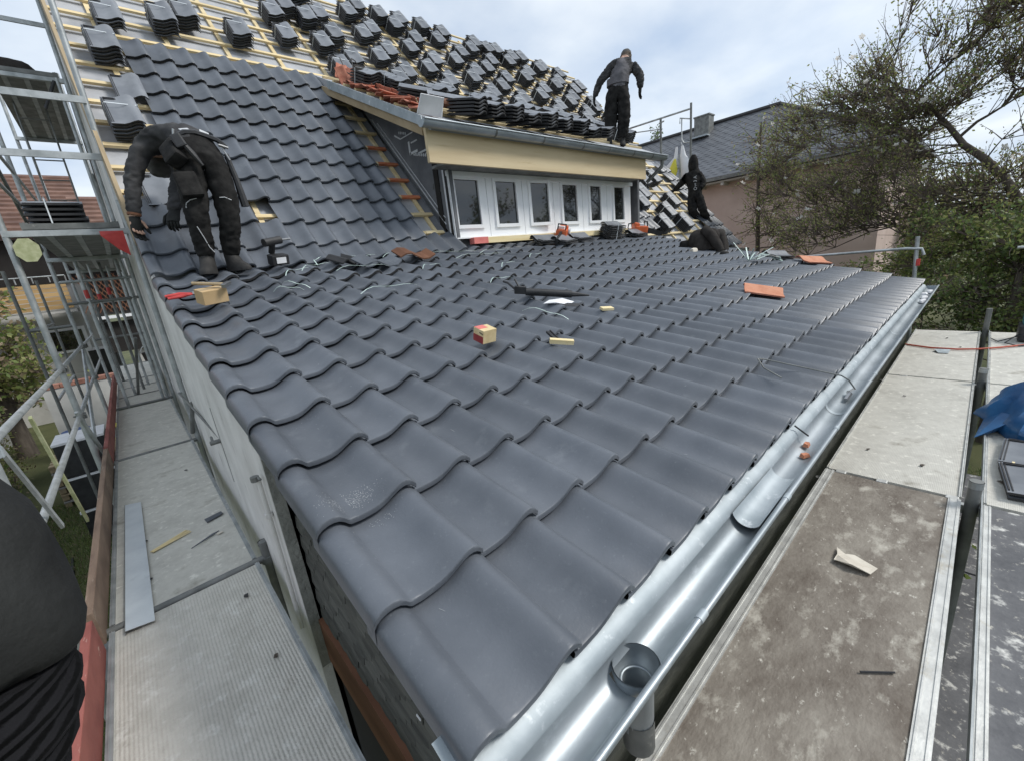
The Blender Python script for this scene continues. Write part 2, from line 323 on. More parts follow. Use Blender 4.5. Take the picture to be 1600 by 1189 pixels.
ST = [(.018, -.0250), (.0005, -.0240), (-.0035, -.0200), (-.0035, -.0050), (-.0010, -.0014), (.0045, .0), (CL * .5, -TD * .5), (CL + .05, -TD * 1.14)]
profN = [(x * W, z) for x, z in PROF]
profV = [(0, .006), (.006, .020), (.018, .031), (.035, .0375), (.052, .0385), (.068, .034), (.082, .0225), (.092, .010), (.10, .0035)] + [(.10 + x * (W0 - .10), z) for x, z in PROF[2:]]
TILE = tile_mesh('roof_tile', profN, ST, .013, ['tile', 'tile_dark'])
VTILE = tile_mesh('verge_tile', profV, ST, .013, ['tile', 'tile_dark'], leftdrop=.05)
PLOW = [PROF[i] for i in (1, 4, 6, 8, 10, 12, 15)]
STL = [(.012, -.0250), (-.003, -.0235), (-.003, -.0040), (.004, .0), (CL + .05, -TD * 1.14)]
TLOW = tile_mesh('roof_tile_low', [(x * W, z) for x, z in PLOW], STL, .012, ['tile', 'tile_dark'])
# loose solid tile, also used in the stacks
def solid_tile(name, w, l, th, mats, amp=1., rim=True):
    b = MB(); top = [(x * w, z * amp) for x, z in PLOW]; n = len(top)
    for y in (0, l):
        for x, z in top: b.v.append((x - w / 2, y - l / 2, z + th))
    for y in (0, l):
        for x, z in top: b.v.append((x - w / 2, y - l / 2, z))
    F = []
    for j in range(n - 1):
        F.append(((j, j + 1, n + j + 1, n + j), 0)); F.append(((2 * n + j, 3 * n + j, 3 * n + j + 1, 2 * n + j + 1), 1))
        F.append(((j, 2 * n + j, 2 * n + j + 1, j + 1), 1)); F.append(((n + j, n + j + 1, 3 * n + j + 1, 3 * n + j), 1))
    F.append(((0, n, 3 * n, 2 * n), 1)); F.append(((n - 1, 3 * n - 1, 4 * n - 1, 2 * n - 1), 1))
    for f, q in F: b.f.append(f); b.mi.append(q)
    if rim:      # head ribs of the interlock at the upper end and along the left side
        b.cur = 1
        for yy in (l / 2 - .018, l / 2 - .036): b.box((-w * .12, yy, th + .007), (w * .62, .007, .009))
        b.box((-w / 2 + .008, 0, th + .004), (.006, l * .9, .008)); b.box((-w / 2 + .022, 0, th + .003), (.005, l * .9, .006))
    me = bpy.data.meshes.new(name); me.from_pydata(b.v, [], b.f)
    for q in mats: me.materials.append(MT[q])
    me.polygons.foreach_set('material_index', b.mi)
    bm = bmesh.new(); bm.from_mesh(me); bmesh.ops.recalc_face_normals(bm, faces=bm.faces); bm.to_mesh(me); bm.free()
    me.polygons.foreach_set('use_smooth', [True] * len(me.polygons)); me.set_sharp_from_angle(angle=math.radians(35)); me.update(); return me
LOOSE = solid_tile('loose_tile', .25, .41, .014, ['tile_stack', 'tile_dark'])
RTILE = solid_tile('clay_tile', .24, .40, .014, ['red_tile', 'red_tile'], rim=False)
OTILE = solid_tile('clay_tile_light', .27, .40, .016, ['orange_tile', 'red_tile'], rim=False)

# ------------------------------------------------------------------ lean-to extension
LT = thing('lean_to', 'low-pitched extension roofed with dark grey wavy tiles, zinc gutter along its eave', 'building', (3.8, 2, GZ), world=True)
b = MB(); s0, s1 = .02, 4.20
for a in (0,):
    P = [lean(.03, s0, -.090), lean(7.66, s0, -.090), lean(7.66, s1, -.090), lean(.03, s1, -.090), lean(.03, s0, -.15), lean(7.66, s0, -.15), lean(7.66, s1, -.15), lean(.03, s1, -.15)]
    b.add(P, [(0, 1, 2, 3), (7, 6, 5, 4), (0, 4, 5, 1), (1, 5, 6, 2), (2, 6, 7, 3), (3, 7, 4, 0)])
LROOF = b.build('lean_to_roof', 'dark_void', LT)  # added underlay slab blocks light; near-black paints shade into tile gaps
camp = camo.matrix_world.translation
cand = []
NC = 33
for r in range(13):
    for j in range(0, NC + 1):
        if r == 12 and j < 14: continue
        x = 0. if j == 0 else W0 + (j - 1) * W
        cand.append(((lean(x + .1, r * CL + .17) - camp).length, r, j, x))
cand.sort()
HN = -.028
far_v, far_q, far_m = [], [], []
lv = np.array([v.co[:] for v in TLOW.vertices]); lf = [tuple(p.vertices) for p in TLOW.polygons]; lm = [p.material_index for p in TLOW.polygons]
def jit(a): return random.uniform(-a, a)
for i, (d, r, j, x) in enumerate(cand):
    M = ML(x + jit(.0012), r * CL + jit(.0025), HN + jit(.0012), jit(.003))
    if i < 300 or j == 0:
        link('roof_tile', VTILE if j == 0 else (TILE if d < 4.2 else TLOW), LROOF, M)
    else:
        A = np.array(M); vv = lv @ A[:3, :3].T + A[:3, 3]; o = len(far_v) and sum(len(q) for q in far_v)
        far_v.append(vv); far_q += [tuple(k + o for k in f) for f in lf]; far_m += lm
fo = fast('roof_tiles', np.concatenate(far_v), np.array(far_q), ['tile', 'tile_dark'], far_m, parent=LROOF); fo['kind'] = 'stuff'
fo.data.polygons.foreach_set('use_smooth', [True] * len(fo.data.polygons)); fo.data.set_sharp_from_angle(angle=math.radians(38))
b = MB(); xr = W0 + NC * W
P = [lean(xr + .01, -.003, -.02), lean(xr + .05, -.003, -.02), lean(xr + .05, 4.2, -.035), lean(xr + .01, 4.2, -.035), lean(xr + .05, -.003, -.14), lean(xr + .05, 4.2, -.14)]
b.add(P, [(0, 1, 2, 3), (1, 4, 5, 2)]); b.build('verge_trim', 'tile_dark', LT)
# walls below the verge
def vz(y, h): return y * math.tan(AL) + h
b = MB(); b.prism([(1.48, GZ), (4.6, GZ), (4.6, vz(4.6, -.09)), (1.48, vz(1.48, -.075))], 0, .03, .076); b.build('plaster_wall', 'plaster', LT)
b = MB(); b.prism([(1.474, -1.02), (1.4795, -1.02), (1.4795, vz(1.48, -.08)), (1.474, vz(1.48, -.08))], 0, .032, .079); b.build('plaster_edge', 'plaster_edge', LT)
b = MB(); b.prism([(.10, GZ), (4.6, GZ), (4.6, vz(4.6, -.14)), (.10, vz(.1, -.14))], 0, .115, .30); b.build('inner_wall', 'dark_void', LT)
b = MB(); b.box((3.9, .16, (GZ - .16) / 2), (7.4, .12, -GZ - .16)); b.build('front_wall', 'clad', LT)  # dark cladding colour stands in for the shade under the eave
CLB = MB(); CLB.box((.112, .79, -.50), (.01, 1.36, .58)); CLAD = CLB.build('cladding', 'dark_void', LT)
SHM = MB(); SHM.add([(-.006, -.052, .034), (-.006, .052, .034), (-.012, .052, -.022), (-.012, .0, -.040), (-.012, -.052, -.022), (.0, -.052, .034), (.0, .052, .034), (-.005, .052, -.022), (-.005, 0, -.040), (-.005, -.052, -.022)], [(0, 1, 2, 3, 4), (9, 8, 7, 6, 5), (0, 5, 6, 1), (1, 6, 7, 2), (2, 7, 8, 3), (3, 8, 9, 4), (4, 9, 5, 0)])
sh0 = SHM.build('slate_shingle', 'clad', CLAD); shm = sh0.data; bpy.data.objects.remove(sh0)
for k in range(14):
    zz = -.70 + k * .05
    for q in range(15):
        y = .05 + q * .104 + (.052 if k % 2 else 0)
        if y > 1.43 or zz + .045 > vz(y - .05, -.085): continue
        link('slate_shingle', shm, CLAD, Matrix.Translation((.098 + jit(.002), y + jit(.004), zz + jit(.003))) @ Matrix.Rotation(jit(.05), 4, 'X'))
for k in range(5):
    c = MB(); c.box((.0825, .38 + k * .012, -.10 - k * .075), (.003, .022, .006)); c.build('nail', 'white_paint', CLAD)
b = MB(); b.box((.095, .73, -.875), (.05, 1.48, .255)); b.build('base_beam', 'brown', LT)
b = MB(); b.box((.11, .73, -1.6), (.03, 1.46, 1.15)); b.build('lower_wall', 'dark_void', LT)  # darkness below the beam is painted onto this wall
b = MB(); b.tube([(.012, 1.56, .02), (.012, 1.57, -.42), (.012, 1.60, -.84)], .010, 8); b.tube([(.012, 1.57, -.16), (.012, 1.57, -.18)], .019, 8); b.build('wall_pipe', 'plaster', LT)
b = MB(); b.tube([(.0, 1.56, .012), (-.0, 1.56, .035)], .018, 8); b.tube([(.012, 1.545, .03), (.012, 1.50, .035)], .006, 6); b.build('pipe_clip', 'galv_dark', LT)
b = MB(); b.box((.0285, 2.93, -.19), (.003, .004, .55), Matrix.Rotation(-.10, 3, 'X')); b.build('wall_joint', 'galv_dark', LT)
# eave flashing and gutter
b = MB(); xs = [-.02 + i * .32 for i in range(25)]
def strip(b, xs, prof, jy=0.):
    n = len(prof); vs = [(x, y + (jit(jy) if jy else 0), z) for x in xs for (y, z) in prof]
    b.add(vs, [(i * n + j, i * n + j + 1, (i + 1) * n + j + 1, (i + 1) * n + j) for i in range(len(xs) - 1) for j in range(n - 1)])
strip(b, xs, [(.09, -.034), (.02, -.058), (-.006, -.070), (-.019, -.093), (-.0195, -.100)], .0008)
b.build('eave_flashing', 'zinc_dull', LT, smooth=True, angle=60)
GY, GZc, GR = -.071, -.092, .054
arc = [(GY + GR * math.cos(a), GZc + GR * math.sin(a)) for a in [math.radians(q) for q in range(360, 179, -10)]]
OUT_X = .43
b = MB(); xg = [-.03 + i * .1295 for i in range(61)]
xg = sorted(set([x for x in xg if not (OUT_X - .075 < x < OUT_X + .075)] + [OUT_X - .052, OUT_X + .052]))
n = len(arc); base = len(b.v)
b.v += [(x, y, z) for x in xg for (y, z) in arc]
for i in range(len(xg) - 1):
    for j in range(n - 1):
        hole = abs((xg[i] + xg[i + 1]) / 2 - OUT_X) < .05 and 4 <= j <= 12
        if not hole: b.f.append((i * n + j, i * n + j + 1, (i + 1) * n + j + 1, (i + 1) * n + j)); b.mi.append(0)
arc2 = [(GY + (GR + .0025) * math.cos(a), GZc + (GR + .0025) * math.sin(a)) for a in [math.radians(q) for q in range(360, 179, -10)]]
k = len(b.v); b.v += [(x, y, z) for x in xg for (y, z) in arc2]
for i in range(len(xg) - 1):
    for j in range(n - 1):
        if not (abs((xg[i] + xg[i + 1]) / 2 - OUT_X) < .05 and 4 <= j <= 12): b.f.append((k + i * n + j, k + (i + 1) * n + j, k + (i + 1) * n + j + 1, k + i * n + j + 1)); b.mi.append(0)
ye = GY - GR - .002
GUT = b.build('gutter', 'zinc', LT, smooth=True, angle=50)
b = MB(); b.tube([(-.03, ye - .004, GZc + .002), (7.74, ye - .004, GZc + .002)], .0095, 12); b.build('gutter_bead', 'zinc', GUT, smooth=True)
for x in (.62, 1.31, 2.05, 3.05, 4.1, 5.2, 6.4):
    c = MB(); c.tube([(x, ye - .004, GZc + .002), (x + .035, ye - .004, GZc + .002)], .0112, 12); c.build('bead_clip', 'zinc_dull', GUT, smooth=True)
for x in (2.4, 4.6):
    c = MB(); vs = [(x + dx_, GY + (GR - .002) * math.cos(math.radians(q)), GZc + (GR - .002) * math.sin(math.radians(q))) for dx_ in (0, .03) for q in range(360, 179, -12)]; q = len(vs) // 2
    c.add(vs, [(j, j + 1, q + j + 1, q + j) for j in range(q - 1)]); c.build('gutter_seam', 'zinc_dull', GUT, smooth=True)
c = MB(); c.prism([(y, z) for y, z in arc], 0, 7.735, 7.74); c.build('gutter_end', 'zinc_dull', GUT)
# funnel outlet
c = MB(); rings = [(.056, .053, -.112), (.056, .053, -.126), (.054, .051, -.140), (.046, .045, -.156), (.037, .037, -.164), (.0355, .0355, -.30)]
vs = [(OUT_X + a * math.cos(t), GY + .002 + bb * math.sin(t), z) for a, bb, z in rings for t in [2 * math.pi * q / 24 for q in range(24)]]
vs2 = [(OUT_X + (a + .003) * math.cos(t), GY + .002 + (bb + .003) * math.sin(t), z) for a, bb, z in rings for t in [2 * math.pi * q / 24 for q in range(24)]]
for VS in (vs, vs2): c.add(VS, [(i * 24 + j, i * 24 + (j + 1) % 24, (i + 1) * 24 + (j + 1) % 24, (i + 1) * 24 + j) for i in range(len(rings) - 1) for j in range(24)])
c.build('gutter_outlet', 'zinc', GUT, smooth=True, angle=60)
c = MB(); c.tube([(OUT_X + .0375 * math.cos(q * math.pi / 12), GY + .0375 * math.sin(q * math.pi / 12), -.163) for q in range(25)], .0035, 8); c.build('outlet_ring', 'zinc', GUT, smooth=True)
c = MB(); c.tube([(OUT_X, GY, -.27), (OUT_X, GY, -.36)], .039, 16, cap=False); c.build('outlet_stub', 'galv_dark', GUT, smooth=True)

# ------------------------------------------------------------------ main house
HS = thing('house', 'house with half-tiled steep roof, bare battens, shed dormer and six white windows', 'building', (5.6, 8.5, GZ), world=True)
RL, RW = 6.75, 11.45           # slope length up to the ridge and length of the house
b = MB(); P = [steep(.04, -.72, -.108), steep(RW, -.72, -.108), steep(RW, RL, -.108), steep(.04, RL, -.108)]
bk = [V((p.x, 2 * P[3].y - p.y, p.z)) for p in P]
nd = -nS * .06
b.add(P + [p + nd for p in P], [(0, 1, 2, 3), (7, 6, 5, 4), (0, 4, 5, 1), (1, 5, 6, 2), (3, 7, 4, 0)])
b.add(bk, [(0, 3, 2, 1)])
MROOF = b.build('main_roof', 'membrane', HS)
# gable walls and body
ry, rzv = P[3].y, P[3].z
b = MB(); b.prism([(4.62, GZ), (2 * ry - 4.62, GZ), (2 * ry - 4.62, 1.40), (ry, rzv - .14), (4.62, 1.40)], 0, .06, .30); b.build('gable_wall', 'plaster', HS)
b = MB(); b.prism([(4.4, GZ), (2 * ry - 4.4, GZ), (2 * ry - 4.4, 1.25), (ry, rzv - .2), (4.4, 1.15)], 0, RW - .3, RW - .08); b.build('gable_wall', 'pink', HS)
b = MB(); b.box(((RW + 7.7) / 2, 4.35, (GZ + .4) / 2), (RW - 7.9, .2, -GZ + .4)); b.build('front_wall', 'plaster', HS)
# barge board and battens
b = MB(); b.beam(steep(.012, .45, -.03), steep(.012, RL, -.03), .03, .20, nS); b.build('barge_board', 'pine_old', HS)
def batten(x0, x1, s, m='pine'):
    c = MB(); c.box((0, 0, 0), (x1 - x0, .048, .028)); c.build('batten', m, MROOF).matrix_basis = MS((x0 + x1) / 2, s, -.060 + jit(.002), jit(.0015))
for k in range(-2, 20):
    s = .36 + k * CL
    top = s < 3.3
    if k >= 0: batten(.03, 2.84, s) if top else batten(.03, RW, s)
    if top: batten(7.62 + jit(.03), RW, s)
for k in range(9):
    batten(2.845, 3.13 + jit(.015), .36 + k * CL, 'red_paint' if 2 <= k <= 5 else 'pine')
for x in [.40, 1.05, 1.72, 2.40, 3.03, 3.65, 4.4, 5.1, 5.85, 6.6, 7.3, 7.85, 8.35, 8.85, 9.35, 9.85, 10.35, 10.85]:
    lo = .06 if x < 3.1 else (-.68 if x > 7.6 else 3.75)
    c = MB(); c.box((0, 0, 0), (.05, RL - lo, .03)); c.build('counter_batten', 'pine', MROOF).matrix_basis = MS(x, (RL + lo) / 2, -.0905)
# laid tiles on the steep roof
XR = W0 + 11 * W
for r in range(10):
    for j in range(10):
        if r == 1 and j == 2: continue
        link('roof_tile', TILE if r < 6 else TLOW, MROOF, MS(XR - (10 - j) * W + jit(.001), .196 + r * CL + jit(.002), .006 + jit(.001), jit(.003)))
for r in range(2):
    link('roof_tile', VTILE, MROOF, MS(0, .196 + r * CL, .006)); link('roof_tile', TILE, MROOF, MS(W0, .196 + r * CL, .006))
KA = math.radians(40); uK = V((0, math.cos(KA), math.sin(KA))); nK = V((0, -math.sin(KA), math.cos(KA)))
for j in range(14):                                  # course at the kink between the two slopes
    x = 0. if j == 0 else W0 + (j - 1) * W
    link('roof_tile', VTILE if j == 0 else TILE, MROOF, fm(lean(x, 12 * CL, -.012), X3, uK, nK))
for r in range(-2, 7):                               # tiles up the right-hand verge
    for j in range(1, 5 if r < 2 else 3):
        if r > 1 and j > 2: continue
        link('roof_tile', TLOW, MROOF, MS(RW + .02 - j * W, -.60 + (r + 2) * CL, .006))
for r in range(2):
    for j in range(5 - r * 2): link('roof_tile', TLOW, MROOF, MS(7.66 + j * W, .10 + r * CL, .006))
b = MB(); e0 = steep(7.7, -.70, -.03)
strip(b, [7.72, RW + .1], [(e0.y + .03, e0.z + .01), (e0.y - .02, e0.z - .10), (e0.y - .12, e0.z - .10), (e0.y - .13, e0.z + .0)]); b.build('eave_gutter', 'galv_dark', HS)

# dormer
DXL, DXR = 2.74, 7.72
yk, zk = 6.50, 2.40 + .49 * 2.70
b = MB(); PD = [dorm(DXL, -.02, 0), dorm(DXR, -.02, 0), V((DXR, 6.62, 2.40 + .49 * 2.82)), V((DXL, 6.62, 2.40 + .49 * 2.82))]
b.add(PD + [p - V((0, 0, .11)) for p in PD], [(0, 1, 2, 3), (7, 6, 5, 4), (0, 4, 5, 1), (1, 5, 6, 2), (2, 6, 7, 3), (3, 7, 4, 0)])
DR = b.build('dormer_roof', 'membrane', HS)
for k in range(1, 9):
    c = MB(); c.box((0, 0, 0), (DXR - DXL - .04, .045, .028)); c.build('batten', 'pine', DR).matrix_basis = MD((DXL + DXR) / 2, .08 + k * CL, .016)
FLT = [(3.83, 2.325), (6.02, 3.392), (6.02, 3.50), (3.83, 2.43)]
b = MB(); b.prism(FLT, 0, DXL - .075, DXL - .06); b.build('verge_flashing', 'zinc_dull', DR)
b = MB(); b.prism([(3.88, 2.25), (6.3, 3.435), (6.3, 3.53), (3.88, 2.345)], 0, DXL - .055, DXL - .02); b.build('verge_board', 'pine_old', DR)
b = MB(); b.prism([(4.14, 1.08), (6.36, 3.50), (6.3, 3.47), (4.14, 2.42)], 0, 3.165, 3.21); CHEEK = b.build('dormer_cheek', 'membrane_dark', HS)
b = MB(); b.prism([(4.14, 1.08), (6.36, 3.50), (6.3, 3.47), (4.14, 2.42)], 0, 7.50, 7.56); b.build('dormer_cheek', 'membrane_dark', HS)
c = MB(); c.beam((3.160, 4.34, 1.37), (3.160, 5.85, 3.02), .004, .022, (1, 0, 0)); c.beam((3.158, 4.34, 1.45), (3.158, 5.7, 2.93), .004, .012, (1, 0, 0)); c.build('tape_seam', 'white_paint', CHEEK)
def txt(name, s, size, M, mat, parent=None, thick=.001):
    cu = bpy.data.curves.new(name, 'FONT'); cu.body = s; cu.size = size; cu.extrude = thick; cu.align_x = 'CENTER'; cu.align_y = 'CENTER'; cu.resolution_u = 2
    o = bpy.data.objects.new(name, cu); COL.objects.link(o); dg = bpy.context.evaluated_depsgraph_get(); me = bpy.data.meshes.new_from_object(o.evaluated_get(dg)); bpy.data.objects.remove(o)
    me.materials.clear(); me.materials.append(MT[mat]); return link(name, me, parent, M)
MX = lambda o: fm(o, (0, -1, 0), (0, 0, 1), (-1, 0, 0))          # on a face looking towards -x
c = MB(); c.box((3.161, 4.95, 2.42), (.004, .04, .16)); c.box((3.161, 4.86, 2.35), (.004, .2, .03)); c.box((3.161, 4.62, 2.31), (.004, .34, .022)); c.box((3.161, 4.82, 2.47), (.004, .16, .018)); c.box((3.161, 4.99, 2.58), (.004, .34, .014)); c.box((3.161, 5.22, 2.62), (.004, .16, .02), Matrix.Rotation(.5, 3, 'X')); c.box((3.161, 4.45, 2.27), (.004, .26, .012)); c.build('printed_logo', 'white_paint', CHEEK)
c = MB()
for k in range(7): c.box((3.161, 4.86 - k * .045, 2.325 - k * .012), (.004, .026, .034)); c.box((3.1595, 4.86 - k * .045, 2.325 - k * .012), (.004, .010, .016)) if k % 2 else None
for k in range(6): c.box((3.161, 4.50 - k * .045, 2.245 - k * .012), (.004, .030, .045))
for k in range(5): c.box((3.161, 5.16 - k * .04, 2.66 - k * .012), (.004, .022, .03))
c.build('printed_marks', 'white_paint', CHEEK)
c = MB()
for k in range(6): c.box((3.161, 4.52 - k * .05, 1.86 - k * .02), (.004, .012, .07), Matrix.Rotation(jit(.3), 3, 'X')); c.box((3.161, 4.50 - k * .05, 1.83 - k * .02 + jit(.02)), (.004, .03, .012))
c.build('printed_marks', 'galv_dark', CHEEK)
# corner posts beside the windows
c = MB(); c.box((3.155, 4.165, 1.58), (.012, .035, .95)); c.box((3.155, 4.255, 1.62), (.012, .035, .86)); c.build('corner_profile', 'white_paint', CHEEK)
c = MB(); c.box((3.152, 4.21, 1.6), (.010, .05, .9)); c.build('corner_gap', 'black', CHEEK)
b = MB(); P_ = [steep(3.07, .0, -.098), steep(3.17, .0, -.098), steep(3.17, 3.5, -.098), steep(3.07, 3.5, -.098), steep(3.14, .0, -.05), steep(3.14, 3.5, -.05)]; b.add(P_, [(0, 1, 2, 3), (0, 4, 5, 3)]); b.build('membrane_upstand', 'membrane_dark', CHEEK)
b = MB(); b.box((4.985, 3.85, 2.145), (4.57, .045, .35)); b.build('fascia_board', 'fascia', HS)
b = MB(); b.box((5.1, 4.03, 2.00), (4.3, .31, .03)); b.build('soffit', 'galv_dark', HS)
b = MB(); b.box((5.25, 4.21, 1.99), (4.2, .06, .05)); b.build('roller_shutter_rail', 'galv_dark', HS)
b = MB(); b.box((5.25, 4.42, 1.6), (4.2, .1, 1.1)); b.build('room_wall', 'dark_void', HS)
wx = [(3.245, 3.625), (3.934, 4.316), (4.621, 4.96), (5.339, 5.696), (6.06, 6.354), (6.764, 7.074)]
fr = [(3.18, 3.78), (3.78, 4.46), (4.46, 5.13), (5.13, 5.86), (5.86, 6.56), (6.56, 7.33)]
for i, ((a0, a1), (f0, f1)) in enumerate(zip(wx, fr)):
    z0, z1, g0, g1 = 1.18, 1.965, 1.335, 1.885
    c = MB(); f0 += .004; f1 -= .004
    c.box(((f0 + a0) / 2, 4.22, (z0 + z1) / 2), (a0 - f0, .06, z1 - z0)); c.box(((f1 + a1) / 2, 4.22, (z0 + z1) / 2), (f1 - a1, .06, z1 - z0))
    c.box(((a0 + a1) / 2, 4.22, (z0 + g0) / 2), (a1 - a0, .06, g0 - z0)); c.box(((a0 + a1) / 2, 4.22, (z1 + g1) / 2), (a1 - a0, .06, z1 - g1))
    win = c.build('window', 'white', HS)
    d = MB(); e = .045
    for q in ((a0 - e / 2, (g0 + g1) / 2, e, g1 - g0 + 2 * e), (a1 + e / 2, (g0 + g1) / 2, e, g1 - g0 + 2 * e), ((a0 + a1) / 2, g0 - e / 2, a1 - a0 - .002, e), ((a0 + a1) / 2, g1 + e / 2, a1 - a0 - .002, e)):
        d.box((q[0], 4.178, q[1]), (q[2], .028, q[3]))
    sash = d.build('sash', 'white', win)
    p = MB(); p.box(((a0 + a1) / 2, 4.196, (g0 + g1) / 2), (a1 - a0 + .004, .008, g1 - g0 + .004)); pane = p.build('pane', 'glass', win)
    if i == 2:
        for q in (sash, pane):
            q.matrix_basis = Matrix.Translation((a0, 4.19, g0)) @ Matrix.Rotation(math.radians(-7), 4, 'Z') @ Matrix.Translation((-a0, -4.19, -g0))
        p = MB(); p.box((a1 + .03, 4.186, (g0 + g1) / 2), (.02, .004, g1 - g0 + .05)); p.build('opening_gap_shade', 'black', win)  # black strip paints the shade inside the opened sash gap
b = MB(); b.box((5.25, 4.175, 1.95), (4.22, .03, .06)); b.build('window_head', 'white', HS)
b = MB(); b.box((5.6, 4.13, 1.125), (4.0, .09, .075)); b.build('sill_board', 'wood_lt', HS)
b = MB(); b.box((3.48, 4.10, 1.125), (.24, .10, .080)); b.build('sill_end', 'boxpink', HS)
b = MB(); b.box((5.25, 4.16, 1.17), (4.2, .07, .016)); b.build('window_sill', 'white', HS)
# dormer gutter
gy, gz_, gr = 3.735, 2.345, .062
b = MB(); a_ = [(gy + gr * math.cos(math.radians(q)), gz_ + gr * math.sin(math.radians(q))) for q in range(370, 169, -15)]
strip(b, [2.60, 7.78], a_); strip(b, [2.60, 7.78], [(gy + (gr - .004) * math.cos(math.radians(q)), gz_ + (gr - .004) * math.sin(math.radians(q))) for q in range(170, 371, 15)])
b.tube([(2.60, gy - gr - .004, gz_ + .01), (7.78, gy - gr - .004, gz_ + .01)], .011, 8); DG = b.build('dormer_gutter', 'zinc', HS, smooth=True, angle=50)
c = MB(); c.prism(a_, 0, 2.59, 2.603); c.build('gutter_end', 'zinc_dull', DG); c = MB(); c.prism(a_, 0, 7.775, 7.79); c.build('gutter_end', 'zinc_dull', DG)
for x in (3.6, 4.45, 5.3, 5.95, 6.65, 7.25):
    c = MB(); v_ = [(x + q, gy + (gr + .003) * math.cos(math.radians(t)), gz_ + (gr + .003) * math.sin(math.radians(t))) for q in (0, .03) for t in range(330, 165, -15)]; h = len(v_) // 2
    c.add(v_, [(j, j + 1, h + j + 1, h + j) for j in range(h - 1)]); c.build('gutter_bracket', 'galv_dark', DG)
c = MB(); c.tube([(7.7, gy, gz_ - .05), (7.7, gy + .02, gz_ - .16), (7.62, gy + .28, gz_ - .38)], .032, 10); c.build('gutter_elbow', 'galv_dark', DG, smooth=True)
# ------------------------------------------------------------------ scaffolds
DZ = -.70
def deck(parent, x0, x1, y0, y1, z, mat, along='x', rim='alu', rimw=.035):
    c = MB(); c.box(((x0 + x1) / 2, (y0 + y1) / 2, z - .028), (x1 - x0 - .002, y1 - y0 - .002, .05)); d = c.build('deck', mat, parent)
    if rim:
        for k in (0, 1):
            r = MB()
            if along == 'x':
                yy = y0 + rimw / 2 if k == 0 else y1 - rimw / 2
                r.box(((x0 + x1) / 2, yy, z - .023), (x1 - x0, rimw, .054))
                for q in (-.3, .3): r.box(((x0 + x1) / 2, yy + q * rimw, z + .006), (x1 - x0, rimw * .12, .004))
            else:
                xx = x0 + rimw / 2 if k == 0 else x1 - rimw / 2
                r.box((xx, (y0 + y1) / 2, z - .023), (rimw, y1 - y0, .054)); r.box((xx, (y0 + y1) / 2, z + .006), (rimw * .2, y1 - y0, .004))
            r.build('deck_rim', rim, d)
    return d
def pole(parent, a, b, r=.024, mat='galv', name='standard', n=12):
    c = MB(); c.tube([a, b], r, n); return c.build(name, mat, parent, smooth=True)
def coupler(parent, p, s=.05, mat='galv_dark'):
    c = MB(); c.box(p, (s * 1.2, s * 1.3, s)); c.tube([V(p) + V((-.045, 0, .012)), V(p) + V((.045, 0, .012))], .010, 6); c.box(V(p) + V((.03, .03, 0)), (.03, .025, .06)); return c.build('coupler', mat, parent, bevel=.004)
SL = thing('scaffold', 'galvanised scaffold standing along the left gable with pale decks and toe boards', 'scaffold', (-.4, 4, GZ), world=True)
XI, XO = .0, -.80
YB = [-.85, 2.17, 5.22, 8.2, 11.2, 14.2]
for i in range(5):
    y0, y1 = YB[i], YB[i + 1]
    d = deck(SL, -.69, -.035, y0 + .03, y1 - .03 - (.14 if i == 2 else 0), DZ, 'deck_ribbed' if i == 0 else 'deck_pale', 'y', 'galv', .022)
    if i == 3:
        for q in (.9, 1.9): c = MB(); c.box((-.36, y0 + q, DZ + .001), (.62, .02, .012)); c.build('deck_joint', 'galv_dark', d)
for y in YB[1:]:
    c = MB(); c.tube([(XO, y, DZ - .01), (XI + .02, y, DZ - .01)], .022, 10); c.build('transom', 'galv_dark', SL, smooth=True)
    top = {2.17: -.60, 5.22: 4.0, 8.2: 4.9, 11.2: 4.9, 14.2: 1.6}[y]
    pole(SL, (XI + .015, y, GZ), (XI + .015, y, top), .0245, 'galv_dark' if y < 5 else 'galv')
    if y > 5: pole(SL, (XO, y, GZ), (XO, y, 2.8 if y < 8 else 4.9), .0245)
pole(SL, (XO, 2.17, GZ), (XO, 2.17, .36), .030)
c = MB(); c.tube([(XI + .015, 2.17, -.62), (XI + .015, 2.17, -.598)], .028, 12, cap=False); c.build('spigot_rim', 'galv_dark', SL); c = MB(); c.tube([(XI + .015, 2.17, -.74), (XI + .015, 2.17, -.70)], .036, 12); c.build('spigot_collar', 'galv_dark', SL)
c = MB(); c.tube([(XO, 2.17, -.13), (XO, 2.17, -.03)], .0312, 16, cap=False); c.build('maker_label', 'label_pink', SL, smooth=True)
